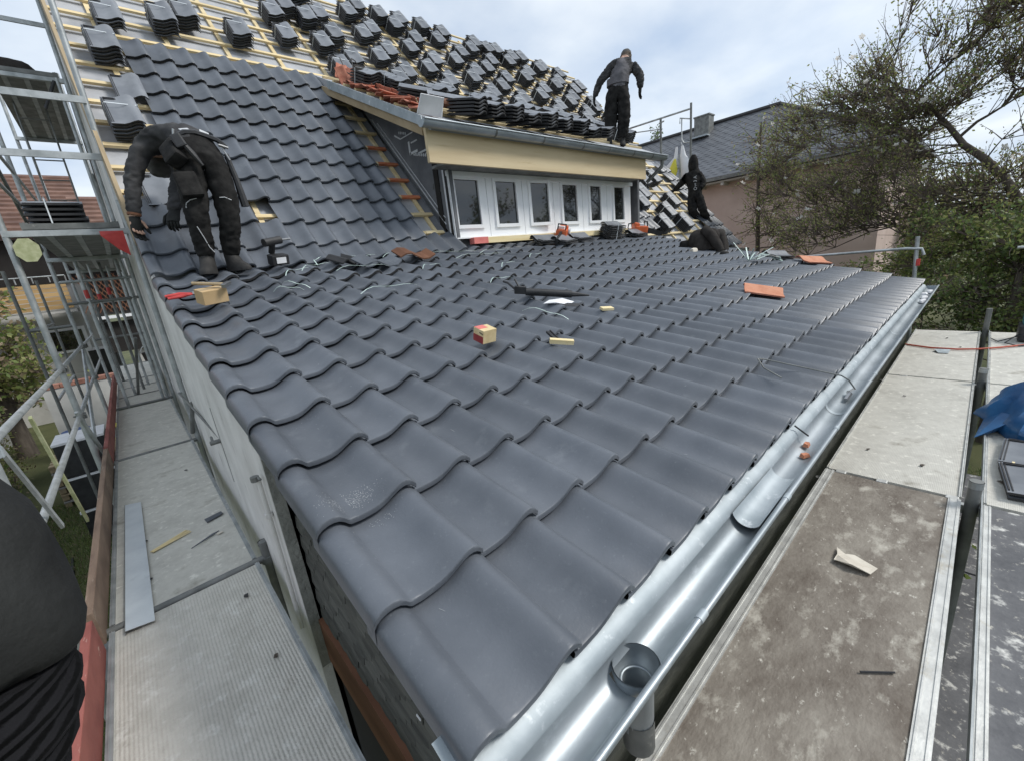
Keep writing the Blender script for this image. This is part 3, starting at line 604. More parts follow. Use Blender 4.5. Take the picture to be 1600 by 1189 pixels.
# extra uprights and bracing seen through the scaffold
for (x, y, z0, z1, r) in [(-.07, 8.2, GZ, 3.8, .02), (-.12, 8.26, GZ, 1.5, .02), (-.55, 8.2, GZ, 1.5, .022), (-.45, 9.2, GZ, 1.5, .02), (-.32, 9.6, GZ, 1.55, .02), (-.24, 10.0, GZ, 1.5, .02), (-.10, 11.3, GZ, 1.5, .02), (-.6, 11.2, GZ, 1.5, .024)]:
    pole(SL, (x, y, z0), (x, y, z1), r, random.choice(['galv', 'galv', 'galv_dark']))
for (a_, b_) in [((-.80, 8.2, .9), (.0, 8.2, .9)), ((-.80, 8.2, 1.2), (.0, 8.2, 1.2)), ((-.80, 11.2, .9), (.0, 11.2, .9)), ((-.80, 11.2, .2), (.0, 11.2, .2)), ((-1.25, 8.2, -3.1), (-1.25, 8.2, 1.4)), ((-1.25, 11.2, -3.1), (-1.25, 11.2, 1.4)), ((-1.25, 8.2, .6), (-1.25, 11.2, .6)), ((-1.25, 8.2, -.4), (-1.25, 11.2, -.4)), ((-1.25, 8.2, .6), (-.8, 8.2, .6)), ((-.9, 11.2, -3), (-.2, 8.3, .3)), ((-.7, 14.2, -3.1), (-.7, 14.2, 1.5)), ((-.35, 14.2, -3.1), (-.35, 14.2, 1.5))]:
    pole(SL, a_, b_, .021, random.choice(['galv', 'galv_dark']), 'tube')
for p_ in ((-.55, 8.2, .95), (-.32, 9.6, 1.0), (-.45, 9.2, .9)): c = MB(); c.tube([V(p_), V(p_) + V((0, 0, .12))], .027, 10); c.build('red_coupler', 'red', SL)
# guard rails of the working level
for z, m in ((.30, 'galv'), (-.16, 'galv')):
    for y0, y1 in ((2.17, 5.22), (5.22, 8.2), (8.2, 11.2)):
        pole(SL, (XO, y0 - .04, z + jit(.01)), (XO, y1 - .04, z + jit(.01)), .019, m, 'guard_rail', 10)
    for y in YB[1:4]: coupler(SL, (XO, y, z - .01), .05, 'zinc_dull' if y < 3 else 'galv_dark')
pole(SL, (XO, 2.17, .30), (XO - .1, .4, .33), .019, 'galv', 'guard_rail'); pole(SL, (XO, 2.17, -.16), (XO, -.6, -.16), .019, 'galv', 'guard_rail')
c = MB(); c.beam((XO + .02, 2.30, .28), (XO + .05, 2.55, -.24), .03, .014, (1, 0, 0)); c.build('brace_bar', 'galv', SL)
c = MB(); c.beam((XO - .02, 3.35, .22), (XO - .02, 3.7, -.66), .035, .016, (1, 0, 0)); c.build('brace_bar', 'tagyellow', SL)
for a, bb in (((XO, 5.1, -.1), (XO + .06, 5.3, -.64)), ((XO, 8.1, .25), (XO, 5.3, -.6))): c = MB(); c.tube([a, bb], .017, 8); c.build('diagonal_brace', 'galv', SL, smooth=True)
pole(SL, (-.02, 5.2, -.62), (.05, 5.0, -.25), .02, 'galv_dark', 'wall_tie'); pole(SL, (-.02, 5.22, -.16), (.04, 3.05, -.17), .010, 'galv_dark', 'wall_tie')
c = MB(); c.tube([(-.03, 2.99, -.17), (.035, 2.99, -.17)], .016, 10); c.tube([(-.01, 2.99, -.17), (-.01, 3.04, -.14), (-.01, 3.04, -.20)], .008, 6); c.build('wall_anchor', 'galv_dark', SL, smooth=True)
# toe boards
for y0, y1, m in ((-.80, 2.02, 'red_board'), (2.08, 5.16, 'brown_board'), (5.2, 8.15, 'red_board'), (8.2, 11.1, 'red_board')):
    c = MB(); c.box((-.715, (y0 + y1) / 2, DZ + .085), (.034, y1 - y0, .18)); c.build('toe_board', m, SL, bevel=.004)
    for q in (.1, .16): c = MB(); c.box((-.745, y0 + q, DZ + .06), (.03, .02, .014)); c.build('toe_board_bolt', 'galv', SL)
# upper lifts
L2, L3 = 1.585, 3.86
for (x0, x1, y0, y1, z) in ((-.69, -.04, 5.2, 8.2, L2), (-.69, -.04, 8.22, 11.2, L2), (-.69, -.04, 8.2, 11.2, L3)):
    dd = deck(SL, x0, x1, y0, y1, z, 'galv_dark', 'y', 'galv_dark', .05)
    for q in (-.2, .0, .2): c = MB(); c.box((-.365 + q, (y0 + y1) / 2, z - .058), (.05, y1 - y0 - .1, .012)); c.build('deck_stiffener', 'galv', dd)
    for yy in (y0 + .02, y1 - .02): c = MB(); c.box((-.39, yy, z - .085), (.86, .05, .05)); c.build('transom', 'galv', SL)
for z in (2.15, 2.62):
    c = MB(); c.box((-.40, 5.19, z), (.84, .022, .055)); c.build('end_guard_bar', 'galv', SL)
for y0 in (8.2,):
    for z in (4.4, 4.85): c = MB(); c.box((-.4, y0, z), (.84, .025, .05)); c.build('end_guard_bar', 'galv', SL)
pole(SL, (XO, 5.22, 2.1), (XO, 11.2, 2.1), .018, 'galv', 'guard_rail'); pole(SL, (XO, 5.22, 2.6), (XO, 11.2, 2.6), .018, 'galv', 'guard_rail')
pole(SL, (XO - .02, 8.2, 1.62), (XO - .02, 5.2, 3.3), .018, 'galv_dark', 'diagonal_brace'); pole(SL, (-.1, 8.2, L3 - .1), (-.28, 8.2, L3 - .45), .018, 'black', 'corner_brace')
c = MB(); c.add([(-.20, 5.17, 1.50), (-.03, 5.17, 1.50), (-.03, 5.17, 1.27), (-.10, 5.17, 1.33), (-.20, 5.16, 1.46), (-.20, 5.18, 1.50), (-.03, 5.18, 1.50), (-.03, 5.18, 1.27), (-.10, 5.18, 1.33), (-.20, 5.18, 1.46)], [(0, 1, 2, 3, 4), (9, 8, 7, 6, 5), (0, 5, 6, 1), (1, 6, 7, 2), (2, 7, 8, 3), (3, 8, 9, 4), (4, 9, 5, 0)]); c.build('red_gusset_plate', 'red', SL)
c = MB(); vs = [(-.70 + .085 * math.cos(q * math.pi / 4 + .39), 5.16, 1.36 + .105 * math.sin(q * math.pi / 4 + .39)) for q in range(8)]; c.add(vs + [(x, 5.168, z) for x, y, z in vs], [tuple(range(8)), tuple(range(15, 7, -1))] + [(i, (i + 1) % 8, 8 + (i + 1) % 8, 8 + i) for i in range(8)]); c.build('scaffold_tag', 'tagyellow', SL)
c = MB(); c.box((XI + .015, 5.19, 1.86), (.05, .006, .16)); c.build('number_plate', 'white_paint', SL)
# ladder
c = MB()
for x in (-.62, -.30): c.tube([(x, 9.1, L2), (x + .02, 9.4, L3 + .3)], .014, 6)
LAD = c.build('ladder', 'galv_dark', SL)
for k in range(8):
    c = MB(); t = (k + 1) / 9; c.tube([(-.62 + .02 * t, 9.1 + .3 * t, L2 + (L3 + .3 - L2) * t), (-.30 + .02 * t, 9.1 + .3 * t, L2 + (L3 + .3 - L2) * t)], .010, 6); c.build('rung', 'galv_dark', LAD)

SR = thing('scaffold', 'scaffold of two deck rows running along the zinc gutter on the right', 'scaffold', (4, -.6, GZ), world=True)
XB = [.02, 2.88, 5.34, 7.82]
for i in range(3):
    m1 = ['deck_brown', 'deck_pale', 'deck_pale'][i]; m2 = ['deck_dark', 'deck_pale', 'deck_pale'][i]
    deck(SR, XB[i] + .015, XB[i + 1] - .015, -.585, .03, DZ, m1, 'x', 'alu', .05 if i == 0 else .014)
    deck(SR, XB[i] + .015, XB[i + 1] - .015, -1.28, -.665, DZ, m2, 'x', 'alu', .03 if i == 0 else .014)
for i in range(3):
    deck(SR, XB[i] + .015, XB[i + 1] - .015, -.60, .03, DZ - 2.0, 'deck_dark', 'x', None); deck(SR, XB[i] + .015, XB[i + 1] - .015, -1.28, -.61, DZ - 2.0, 'deck_dark', 'x', None)  # lower deck rows added to hide lit grass and darken the gaps
for x in XB[1:]:
    for y0, y1 in ((-.60, .04), (-1.3, -.65)):
        c = MB(); c.box((x, (y0 + y1) / 2, DZ - .05), (.03, y1 - y0, .05)); c.build('transom', 'galv', SR)
    pole(SR, (x - .03, -.625, GZ), (x - .03, -.625, DZ + (.14 if x < 6 else .30)), .028, 'galv_dark'); pole(SR, (x - .03, -1.30, GZ), (x - .03, -1.30, .3), .0245)
    pole(SR, (x - .03, .05, GZ), (x - .03, .05, DZ - .06), .0245, 'galv_dark')
for x, y in ((2.93, -.05), (2.93, -.25), (2.93, -.55), (5.38, -.1)):
    c = MB(); c.box((x - .05, y, DZ - .012), (.04, .055, .03)); c.build('deck_hook', 'alu', SR, bevel=.006)
for x in (2.88, 5.34):
    c = MB(); c.tube([(x - .03, -.625, DZ + .10), (x - .03, -.625, DZ + .138)], .031, 12, cap=False); c.build('spigot_collar', 'galv', SR)
c = MB(); c.box((3.95, -.66, DZ - .01), (7.7, .006, .06)); c.build('deck_side_plate', 'galv', SR)
pole(SR, (7.95, .0, GZ), (7.95, .16, .55), .024, 'galv'); c = MB(); c.tube([(7.93, 1.50, .385), (7.93, .25, .40), (7.93, .10, .385), (7.93, .07, .30)], .019, 10); c.build('guard_rail', 'galv', SR, smooth=True)
c = MB(); c.tube([(7.95, .125, .16), (7.95, .125, .25)], .028, 10); c.build('red_coupler', 'red', SR)
pole(SR, (7.95, -1.4, .30), (7.95, -.75, .32), .016, 'galv', 'guard_rail')
SB = thing('scaffold', 'bare guard-rail frame of a scaffold against the sky beyond the ridge', 'scaffold', (12.0, 5.6, GZ), world=True)
pole(SB, (11.95, 5.2, GZ), (11.95, 5.2, 4.25), .028, 'galv_dark'); pole(SB, (11.95, 6.05, GZ), (11.95, 6.05, 4.12), .03, 'galv_dark'); pole(SB, (11.95, 5.5, GZ), (11.95, 5.5, 3.1), .026, 'galv')
pole(SB, (11.95, 5.2, 4.12), (11.95, 7.3, 4.15), .024, 'galv', 'guard_rail'); pole(SB, (11.95, 6.0, 3.86), (11.95, 7.3, 4.06), .014, 'galv', 'guard_rail')
c = MB(); c.tube([(11.95, 5.2, 3.88), (11.95, 5.5, 3.98), (11.95, 5.5, 3.85)], .016, 8); c.tube([(11.95, 5.45, 3.95), (11.95, 5.45, 3.45), (11.95, 5.38, 3.36), (11.95, 5.2, 3.34)], .016, 8); c.build('guard_bracket', 'galv', SB, smooth=True)
pole(SB, (11.95, 6.1, 4.02), (11.95, 5.95, 4.04), .02, 'galv', 'coupler'); pole(SB, (11.95, 5.2, 2.75), (11.95, 6.0, 2.78), .02, 'galv', 'guard_rail')

# ------------------------------------------------------------------ strapped tile stacks
def stack(M, n, label, group, name='tile_stack', strap=True, dz=.033):
    if 'upper roof' in str(group) or 'barge' in str(group) or 'top left' in str(group) or 'right of the windows' in str(group): M = M @ Matrix.Translation((0, 0, -.045))
    t = thing(name, label, 'tile stack', M=M, group=group)
    for k in range(n):
        link('tile', LOOSE, t, Matrix.Translation((jit(.006), jit(.008), k * dz)) @ rz(jit(.012)))
    if strap:
        c = MB(); h = n * dz + .012
        for yy in (.045,):
            c.box((0, yy, h + .012), (.24, .010, .003)); c.box((-.128, yy, h / 2), (.003, .010, h)); c.box((.128, yy, h / 2 + .01), (.003, .010, h + .02))
        c.build('strap', 'strapw', t)
    return t
ORD = ['first', 'second', 'third', 'fourth', 'fifth', 'sixth', 'seventh', 'eighth', 'ninth', 'tenth', 'eleventh', 'twelfth', 'thirteenth', 'fourteenth', 'fifteenth', 'sixteenth', 'seventeenth', 'eighteenth']
rows = []
for i, x in enumerate([3.24, 4.20, 5.18, 6.23, 7.10, 8.27, 9.40]):
    for k, s in enumerate([3.90, 4.58, 5.28, 6.01]):
        rows.append((x, s)); rows.append((x + [.29, .33, .30, .33, .36, .38, .36][i], s + .34))
rows += [(5.0, 6.30), (6.03, 6.40), (7.76, 6.30), (8.08, 6.34), (8.95, 6.40), (10.30, 6.18), (10.35, 5.45), (10.83, 5.77), (10.0, 3.3), (10.4, 4.6), (10.7, 4.95), (10.45, 3.95), (10.8, 4.25), (2.66, 4.55), (2.64, 5.15), (2.95, 5.5), (1.95, 4.25)]
lev = {}
for (x, s) in rows: lev.setdefault(min(7, max(0, int(round((6.35 - s) / .345)))), []).append((x, s))
for k in sorted(lev):
    for q, (x, s) in enumerate(sorted(lev[k])):
        rn = 'the row along the ridge' if k == 0 else 'the %s row below the ridge' % ORD[k]
        stack(MS(x + jit(.03), s + jit(.03), .0, jit(.03)), random.choice([5, 6, 6]), 'strapped dark tile stack, %s from the left in %s' % (ORD[q], rn), 'tile stacks spread over the bare upper roof')
stack(MS(1.07, 4.17), 6, 'stack of dark tiles cut by the top edge, left one of a pair', 'tile stacks at the top left'); stack(MS(1.36, 4.41), 6, 'stack of dark tiles cut by the top edge, right one of a pair', 'tile stacks at the top left')
stack(MS(.53, 4.05), 4, 'dark tile stack cut off at the very top, nearest the barge board', 'tile stacks at the top left')
stack(MS(.36, 3.28, 0, .02), 6, 'highest full tile stack beside the barge board', 'tile stacks beside the barge board')
stack(MS(.27, 1.98, 0, .02), 6, 'tile stack beside the barge board just above the bending worker', 'tile stacks beside the barge board')
tag(link('roof_tile', LOOSE, None, MS(.42, 2.62, .0)), 'two loose dark tiles lying between the stacks beside the barge board', 'roof tile')
tag(link('roof_tile', LOOSE, None, MS(.30, .98, .012, .03)), 'single loose dark tile behind the bending worker above the batten', 'roof tile')
rlabs = ['lowest of the dark tile stacks right of the windows, on the left', 'tile stack right of the windows, next to the hooded worker', 'tile stack right of the windows, second row from below', 'tile stack right of the windows, third row beside the frame', 'tile stack right of the windows close under the dormer eave', 'uppermost tile stack right of the fascia board', 'tile stack under the dormer gutter elbow', 'dark tile stack left of the hooded worker at hip height']
for (x, s), lab in zip([(8.50, .18), (9.42, .20), (9.10, .55), (8.35, .85), (8.75, 1.15), (9.9, 1.72), (9.3, 1.6), (9.75, .9)], rlabs):
    stack(MS(x, s, 0, jit(.02)), 6, lab, 'tile stacks right of the windows')
# stacks along the dormer eave, fronts towards the gutter
xs_ = [3.36, 3.66, 3.98, 4.30, 4.62, 4.96, 5.30, 5.62, 5.98]
for i, x in enumerate(xs_):
    M = Matrix.Translation(dorm(x, .13 + jit(.02), .07)) @ Matrix.Rotation(GA * .5 + jit(.08), 4, 'X') @ rz(jit(.22) + .08)
    stack(M, [5, 4, 5, 3, 5, 4, 5, 3, 4][i], 'level dark tile pile just behind the dormer gutter, %s from the left' % ORD[i], 'tile piles behind the dormer gutter', strap=False, dz=.036)
for i, (x, s) in enumerate([(3.35, .62), (3.75, .78), (4.15, .70), (4.75, .66), (5.15, .74), (5.75, .62), (6.2, .55), (3.15, .95), (5.5, 1.0), (4.45, 1.05)]):
    M = Matrix.Translation(dorm(x, s, .10)) @ Matrix.Rotation(GA * .8, 4, 'X') @ rz(1.2 + jit(.3))
    stack(M, 3, 'low askew dark tile pile above the gutter piles on the dormer, %s from the left' % ORD[[3.15, 3.35, 3.75, 4.15, 4.45, 4.75, 5.15, 5.5, 5.75, 6.2].index(x)], 'low askew tile piles on the dormer', strap=False, dz=.034)
dst = [(2.98, 1.95), (3.30, 1.75), (3.85, 1.65), (4.2, 1.85), (4.75, 1.75), (5.15, 1.95), (5.7, 1.7), (6.1, 1.9), (6.6, 1.6), (7.1, 1.8), (7.3, 1.2), (3.45, 2.35), (4.5, 2.4), (5.5, 2.45), (6.4, 2.4), (7.2, 2.5), (7.45, .75)]
for q, (x, s) in enumerate(sorted(dst)):
    stack(MD(x, s, .03, jit(.04)), 6, 'strapped dark tile stack on the upper dormer roof, %s from the left' % ORD[q], 'tile stacks on the dormer roof')
# old red tiles along the dormer verge
for k in range(14):
    s = 2.15 - k * .140
    M = MD(2.86 + jit(.03), s, .05 + jit(.01)) @ Matrix.Rotation(math.radians(-24 + jit(6)), 4, 'X') @ rz(math.radians(90 + jit(32))) @ Matrix.Rotation(math.radians(jit(14)), 4, 'Y') @ Matrix.Scale(.62 + jit(.18), 4)
    tag(link('clay_tile', RTILE, None, M), 'old red clay tile in the overlapping row along the zinc dormer verge', 'clay tile', 'old red tiles along the dormer verge')
for k in range(10):
    M = MD(3.04 + jit(.02), 2.05 - k * .155, .075) @ Matrix.Rotation(math.radians(72 + jit(8)), 4, 'Y') @ rz(jit(.1)) @ Matrix.Scale(.44, 4)
    tag(link('clay_tile', RTILE, None, M), 'old red clay tile leaning on edge behind the flat red row', 'clay tile', 'red tiles leaning on edge')
for k in range(7):
    M = MD(2.84 + (k % 5) * .10 + jit(.03), 2.32 + (k // 5) * .16 + jit(.05), .09 + .02 * (k % 3)) @ Matrix.Rotation(math.radians(52 + jit(18)), 4, 'X') @ rz(jit(.5)) @ Matrix.Scale(.6, 4)
    tag(link('clay_tile', RTILE, None, M), 'old red clay tile stood upright in the heap at the upper dormer corner', 'clay tile', 'red tiles heaped at the dormer corner')
c = MB(); c.loft([((0, y, .06), (.13 - .02 * i, 0, 0), (0, 0, .05)) for i, y in enumerate((-.16, 0, .16))], 12); o = c.build('ridge_tile', 'brown', smooth=True); o.matrix_basis = MD(3.18, .42, .08, 1.2); tag(o, 'rounded brown ridge tile lying beside the white sheet on the dormer', 'ridge tile')
c = MB(); c.box((0, 0, 0), (.30, .012, .20), Matrix.Rotation(.25, 3, 'X')); c.box((.15, .02, -.02), (.012, .07, .15)); o = c.build('folded_sheet', 'foam'); o.matrix_basis = MD(2.86, .16, .11); tag(o, 'bent white sheet standing at the corner of the dormer gutter', 'sheet')
c = MB(); pts = [V((.0, 0, .1)), V((.02, .10, .22)), V((.12, .2, .20)), V((.2, .12, .06)), V((.1, 0, .02)), V((-.05, .1, .05)), V((-.1, .2, .2))]
c.tube(pts, .008, 6); o = c.build('hose', 'black', smooth=True); o.matrix_basis = MD(2.95, 2.25, .1); tag(o, 'black hose end bent over the heap of red tiles', 'hose')
c = MB(); c.loft([((0, y, .07 + .02 * math.sin(y * 9)), (.10, 0, 0), (0, 0, .06)) for y in (-.2, -.1, 0, .1, .2)], 12); o = c.build('cloth_bundle', 'cloth_brown', smooth=True); o.matrix_basis = MD(3.12, 2.1, .12, .9); tag(o, 'dark brown bundle lying among the red tiles', 'bundle')

# ------------------------------------------------------------------ things lying on the lean-to
def put(b, name, mat, M, label, cat, group=None, **k):
    o = b.build(name, mat, None, **k); o.matrix_basis = M; return tag(o, label, cat, group)
t = thing('screw_box', 'small red and yellow cardboard screw box in the middle of the grey tiles', 'box', M=ML(1.29, 1.50, .012, -.02))
c = MB(); c.box((0, 0, .042), (.098, .092, .080)); c.build('box_body', 'boxyellow', t, bevel=.002)
c = MB(); c.box((-.0500, 0, .024), (.002, .090, .042)); c.build('box_band', 'boxred', t)
c = MB(); c.box((-.016, .02, .0828), (.062, .050, .0016)); c.build('box_lid', 'boxpink', t)
c = MB()
for k in range(5): c.box((-.0496, -.012 - k * .007, .064 - .001 * k), (.001, .004, .007 + .003 * (k % 2)))
c.build('printed_mark', 'black', t)
t = thing('cardboard_box', 'brown cardboard box near the left verge with pliers on it', 'box', M=ML(.215, 2.98, .03, .30))
c = MB(); c.box((0, 0, .045), (.15, .10, .088)); c.build('box_body', 'card', t, bevel=.003)
c = MB(); c.box((0, 0, .0895), (.152, .03, .002)); c.build('tape', 'pine_old', t)
t = thing('pliers', 'red-handled pliers lying by the cardboard box at the verge', 'pliers', M=ML(.13, 3.12, .06, .12))
for s in (-1, 1): c = MB(); c.tube([(-.14, .03 * s, 0), (-.06, .028 * s, .004), (.0, .006 * s, .004)], [.009, .012, .007], 8); c.build('handle', 'red', t, smooth=True)
c = MB(); c.tube([(0, 0, .004), (.05, .0, .004)], .014, 8); c.box((.09, .012, .004), (.09, .012, .012), Matrix.Rotation(.12, 3, 'Z')); c.box((.09, -.012, .004), (.09, .012, .012), Matrix.Rotation(-.12, 3, 'Z')); c.build('jaw', 'steel', t)
t = thing('hammer', 'short hammer laid across the top of the cardboard box', 'hammer', M=ML(.22, 3.0, .145, -.6))
c = MB(); c.tube([(-.10, 0, 0), (.10, 0, 0)], .011, 8); c.build('handle', 'pine_old', t); c = MB(); c.box((.1, 0, 0), (.026, .09, .026)); c.build('head', 'steel', t, bevel=.004)
c = MB(); c.box((0, 0, .018), (.145, .034, .028)); c.box((.03, -.018, .018), (.004, .003, .03)); put(c, 'wood_block', 'wood_lt', ML(1.64, 1.20, .012, -.75), 'pale wooden block beside a black strip right of the screw box', 'wood', bevel=.002)
c = MB(); c.box((0, 0, .016), (.022, .13, .014)); c.box((.015, .0, .02), (.006, .13, .018)); put(c, 'plastic_strip', 'black', ML(1.66, 1.30, .016, -.45), 'short black strip touching the pale wooden block', 'strip')
c = MB(); c.box((0, 0, .012), (.10, .05, .02)); put(c, 'wood_block', 'wood_lt', ML(2.50, 1.48, .012, -.4), 'small pale wood offcut at the end of the black tool', 'wood', bevel=.002)
t = thing('sealant_gun', 'long black sealant gun on torn white packaging in the roof middle', 'tool', M=ML(2.38, 1.93, .03, -.70) @ Matrix.Scale(1.15, 4))
c = MB(); c.tube([(-.20, 0, .02), (.13, 0, .02)], .026, 10); c.build('barrel', 'black', t, smooth=True); c = MB(); c.tube([(.13, 0, .02), (.26, .01, .015)], [.02, .006], 8); c.build('nozzle', 'black', t)
c = MB(); c.box((-.24, 0, .03), (.08, .035, .05)); c.tube([(-.27, 0, .03), (-.33, .03, .07), (-.36, .06, .07)], .008, 6); c.tube([(-.25, 0, .05), (-.28, .06, .09)], .007, 6); c.build('trigger_handle', 'black', t)
t = thing('torn_packaging', 'torn white packaging sheet under the black sealant gun', 'packaging', M=ML(2.30, 1.80, .012, -.75) @ Matrix.Scale(.62, 4))
c = MB(); c.add([(-.20, -.06, 0), (-.05, -.10, .035), (.12, -.07, .01), (.20, .02, .03), (.05, .07, .05), (-.12, .05, .02), (-.2, -.06, .003), (-.05, -.10, .038), (.12, -.07, .013), (.2, .02, .033), (.05, .07, .053), (-.12, .05, .023)], [(0, 1, 2, 3, 4, 5), (11, 10, 9, 8, 7, 6)] + [(i, (i + 1) % 6, 6 + (i + 1) % 6, 6 + i) for i in range(6)]); c.build('sheet', 'foam', t)
c = MB(); c.add([(.0, -.12, .004), (.22, -.13, .01), (.30, -.05, .03), (.1, -.06, .03), (.0, -.12, .006), (.22, -.13, .012), (.30, -.05, .032), (.1, -.06, .032)], [(0, 1, 2, 3), (7, 6, 5, 4), (0, 4, 5, 1), (1, 5, 6, 2), (2, 6, 7, 3), (3, 7, 4, 0)]); c.build('sheet_flap', 'black', t)
tag(link('clay_tile', OTILE, None, ML(4.40, .97, .018, .45) @ Matrix.Scale(.86, 4)), 'orange-red clay tile lying alone on the right half of the grey roof', 'clay tile')
tag(link('clay_tile', OTILE, None, ML(7.42, 1.26, .02, 1.0)), 'orange clay tile at the far right verge next to dark tiles', 'clay tile')
stack(ML(7.32, 1.72, .0, 1.15), 2, 'two dark tiles stacked at the far right verge under the guard rail', None, strap=False)
# straps
def strapstrip(M, L, label, cat='strap', group='strap offcuts scattered on the grey tiles', curl=.03):
    c = MB(); n = 8; vs = []
    for i in range(n + 1):
        t = i / n; x = (t - .5) * L; z = .022 + curl * math.sin(t * math.pi) + .012 * math.sin(t * 9); y = .03 * math.sin(t * 5)
        vs += [(x, y - .0045, z), (x, y + .0045, z)]
    c.add(vs, [(2 * i, 2 * i + 1, 2 * i + 3, 2 * i + 2) for i in range(n)]); c.add([(a, b_, d + .0012) for a, b_, d in vs], [(2 * i + 2, 2 * i + 3, 2 * i + 1, 2 * i) for i in range(n)])
    return put(c, 'strap', 'strap', M, label, cat, group)
for (x, s, L, a) in [(2.75, 3.80, .75, -.1), (2.95, 3.55, .7, -.05), (1.35, 2.75, .5, .1), (2.35, 2.55, .28, .15), (1.15, 3.72, .35, .5), (1.5, 3.52, .5, .0), (.78, 3.15, .26, -.8), (.70, 3.05, .2, -.2), (1.7, 3.95, .4, .3), (1.95, 1.62, .35, -1.1), (2.1, 3.95, .4, .2), (2.9, 3.05, .3, .4), (3.6, 3.3, .3, .2), (3.3, 3.7, .5, .0), (1.25, 3.95, .3, 1.2), (.95, 3.6, .3, .6), (2.1, 3.3, .25, .3)]:
    strapstrip(ML(x, s, .005, a), L, 'thin pale green strap offcut lying loose on the dark tiles')
t = thing('strap_bundle', 'tangle of pale green straps standing up on the tiles at the far right', 'straps', M=ML(6.35, 1.80, .02))
for k in range(9):
    c = MB(); a = k * .7; L = .22 + .1 * (k % 3); c.beam((0, 0, .0), (L * math.cos(a) * .7, L * math.sin(a) * .7, .10 + .05 * (k % 3)), .016, .002); c.build('strap', 'strap', t)
for k in range(7):
    c = MB(); pts = [(.05 * k * .4, -.05 + jit(.05), .03), (.2 + jit(.05), -.12 + jit(.08), .09), (.38 + jit(.06), -.2 + jit(.08), .06), (.5 + jit(.05), -.24 + jit(.05), .01)]; c.tube(pts, .009, 5); c.build('strap', 'galv_dark' if k % 2 else 'strap', t)
# broken dark tiles near the kink
def shard(M, w, l, mat, label, cat='roof tile'):
    c = MB(); n = 7; vs = []
    for i in range(n):
        x = (i / (n - 1) - .5) * w; z = .03 + .035 * math.sin(i * 1.1); vs += [(x, -l / 2 + jit(.02), z), (x, l / 2 + jit(.02), z + .02)]
    m_ = len(vs); c.add(vs + [(a, b_, d - .014) for a, b_, d in vs], [(2 * i, 2 * i + 1, 2 * i + 3, 2 * i + 2) for i in range(n - 1)] + [(m_ + 2 * i + 2, m_ + 2 * i + 3, m_ + 2 * i + 1, m_ + 2 * i) for i in range(n - 1)] + [(2 * i, 2 * i + 2, m_ + 2 * i + 2, m_ + 2 * i) for i in range(n - 1)] + [(2 * i + 1, m_ + 2 * i + 1, m_ + 2 * i + 3, 2 * i + 3) for i in range(n - 1)] + [(0, m_, m_ + 1, 1), (m_ - 2, m_ - 1, 2 * m_ - 1, 2 * m_ - 2)])
    return put(c, 'broken_tile', mat, M, label, cat)
shard(ML(1.72, 3.66, .02, .1), .42, .24, 'tile', 'broken dark tile lying loose where the two roof slopes meet, left piece'); shard(ML(2.22, 3.82, .03, -.1), .40, .22, 'brown', 'brownish broken tile lying loose where the two roof slopes meet, right piece'); shard(ML(1.45, 3.84, .02, .5), .24, .2, 'tile_dark', 'small dark tile shard behind the broken tiles near the kink')
# cordless tool case beside the worker
t = thing('battery_drill', 'black cordless tool with battery beside the bending worker\'s boots', 'power tool', M=ML(.905, 3.93, .03, .2))
c = MB(); c.box((0, 0, .05), (.15, .10, .09)); c.build('battery', 'black', t, bevel=.012); c = MB(); c.box((.0, -.0535, .05), (.085, .004, .05)); c.build('battery_label', 'foam', t)
c = MB(); c.tube([(-.02, .06, .10), (-.02, .02, .19)], .026, 10); c.build('grip', 'black', t); c = MB(); c.tube([(-.10, .0, .20), (.06, .03, .21)], .034, 12); c.build('motor_body', 'tile_dark', t, smooth=True); c = MB(); c.tube([(.06, .03, .21), (.16, .05, .21)], .010, 8); c.build('bit', 'steel', t)
# sill row: two saws, tiles
def saw(M, label):
    t = thing('cutting_saw', label, 'saw', M=M)
    c = MB(); c.box((0, 0, .09), (.27, .17, .13)); c.box((.09, 0, .17), (.10, .14, .06)); c.build('motor_housing', 'orange', t, bevel=.022)
    c = MB(); c.tube([(-.12, .06, .14), (-.10, .06, .23), (-.10, -.06, .23), (-.12, -.06, .14)], .012, 8); c.build('front_handle', 'black', t, smooth=True); c = MB(); c.tube([(.13, 0, .06), (.24, 0, .08), (.24, 0, .17), (.12, 0, .20)], .013, 8); c.build('handle', 'black', t, smooth=True)
    c = MB(); c.tube([(.02, -.09, .13), (.02, -.115, .13)], .045, 14); c.build('starter_cover', 'foam', t)
    c = MB(); c.beam((-.12, 0, .09), (-.48, 0, .02), .035, .09, (0, 0, 1)); c.build('guide_bar', 'black', t)
    c = MB(); c.box((.0, .02, .17), (.09, .10, .05)); c.build('air_filter', 'foam', t, bevel=.01)
    return t
saw(ML(5.02, 4.12, .03, .55), 'orange cutting saw with long black bar in front of the windows, left one'); saw(ML(7.26, 4.13, .02, 2.6), 'orange cutting saw at the right end of the window sill')
stack(ML(6.30, 4.07, .0, math.radians(90)), 7, 'strapped dark tile stack on the sill between the two orange saws', None)
for (x, s, a, lab) in [(4.55, 4.02, 1.4, 'dark tile lying loose below the left orange saw'), (4.85, 3.92, 1.75, 'dark tile tilted towards the roof below the left orange saw'), (5.35, 4.02, 1.5, 'dark tile lying loose right of the left orange saw'), (7.0, 4.03, 1.6, 'dark tile lying loose below the right orange saw')]:
    for k in range(2): tag(link('roof_tile', LOOSE, None, ML(x, s, .025 + k * .03, a + k * .1)), lab + (', upper of two' if k else ', lower of two'), 'roof tile')
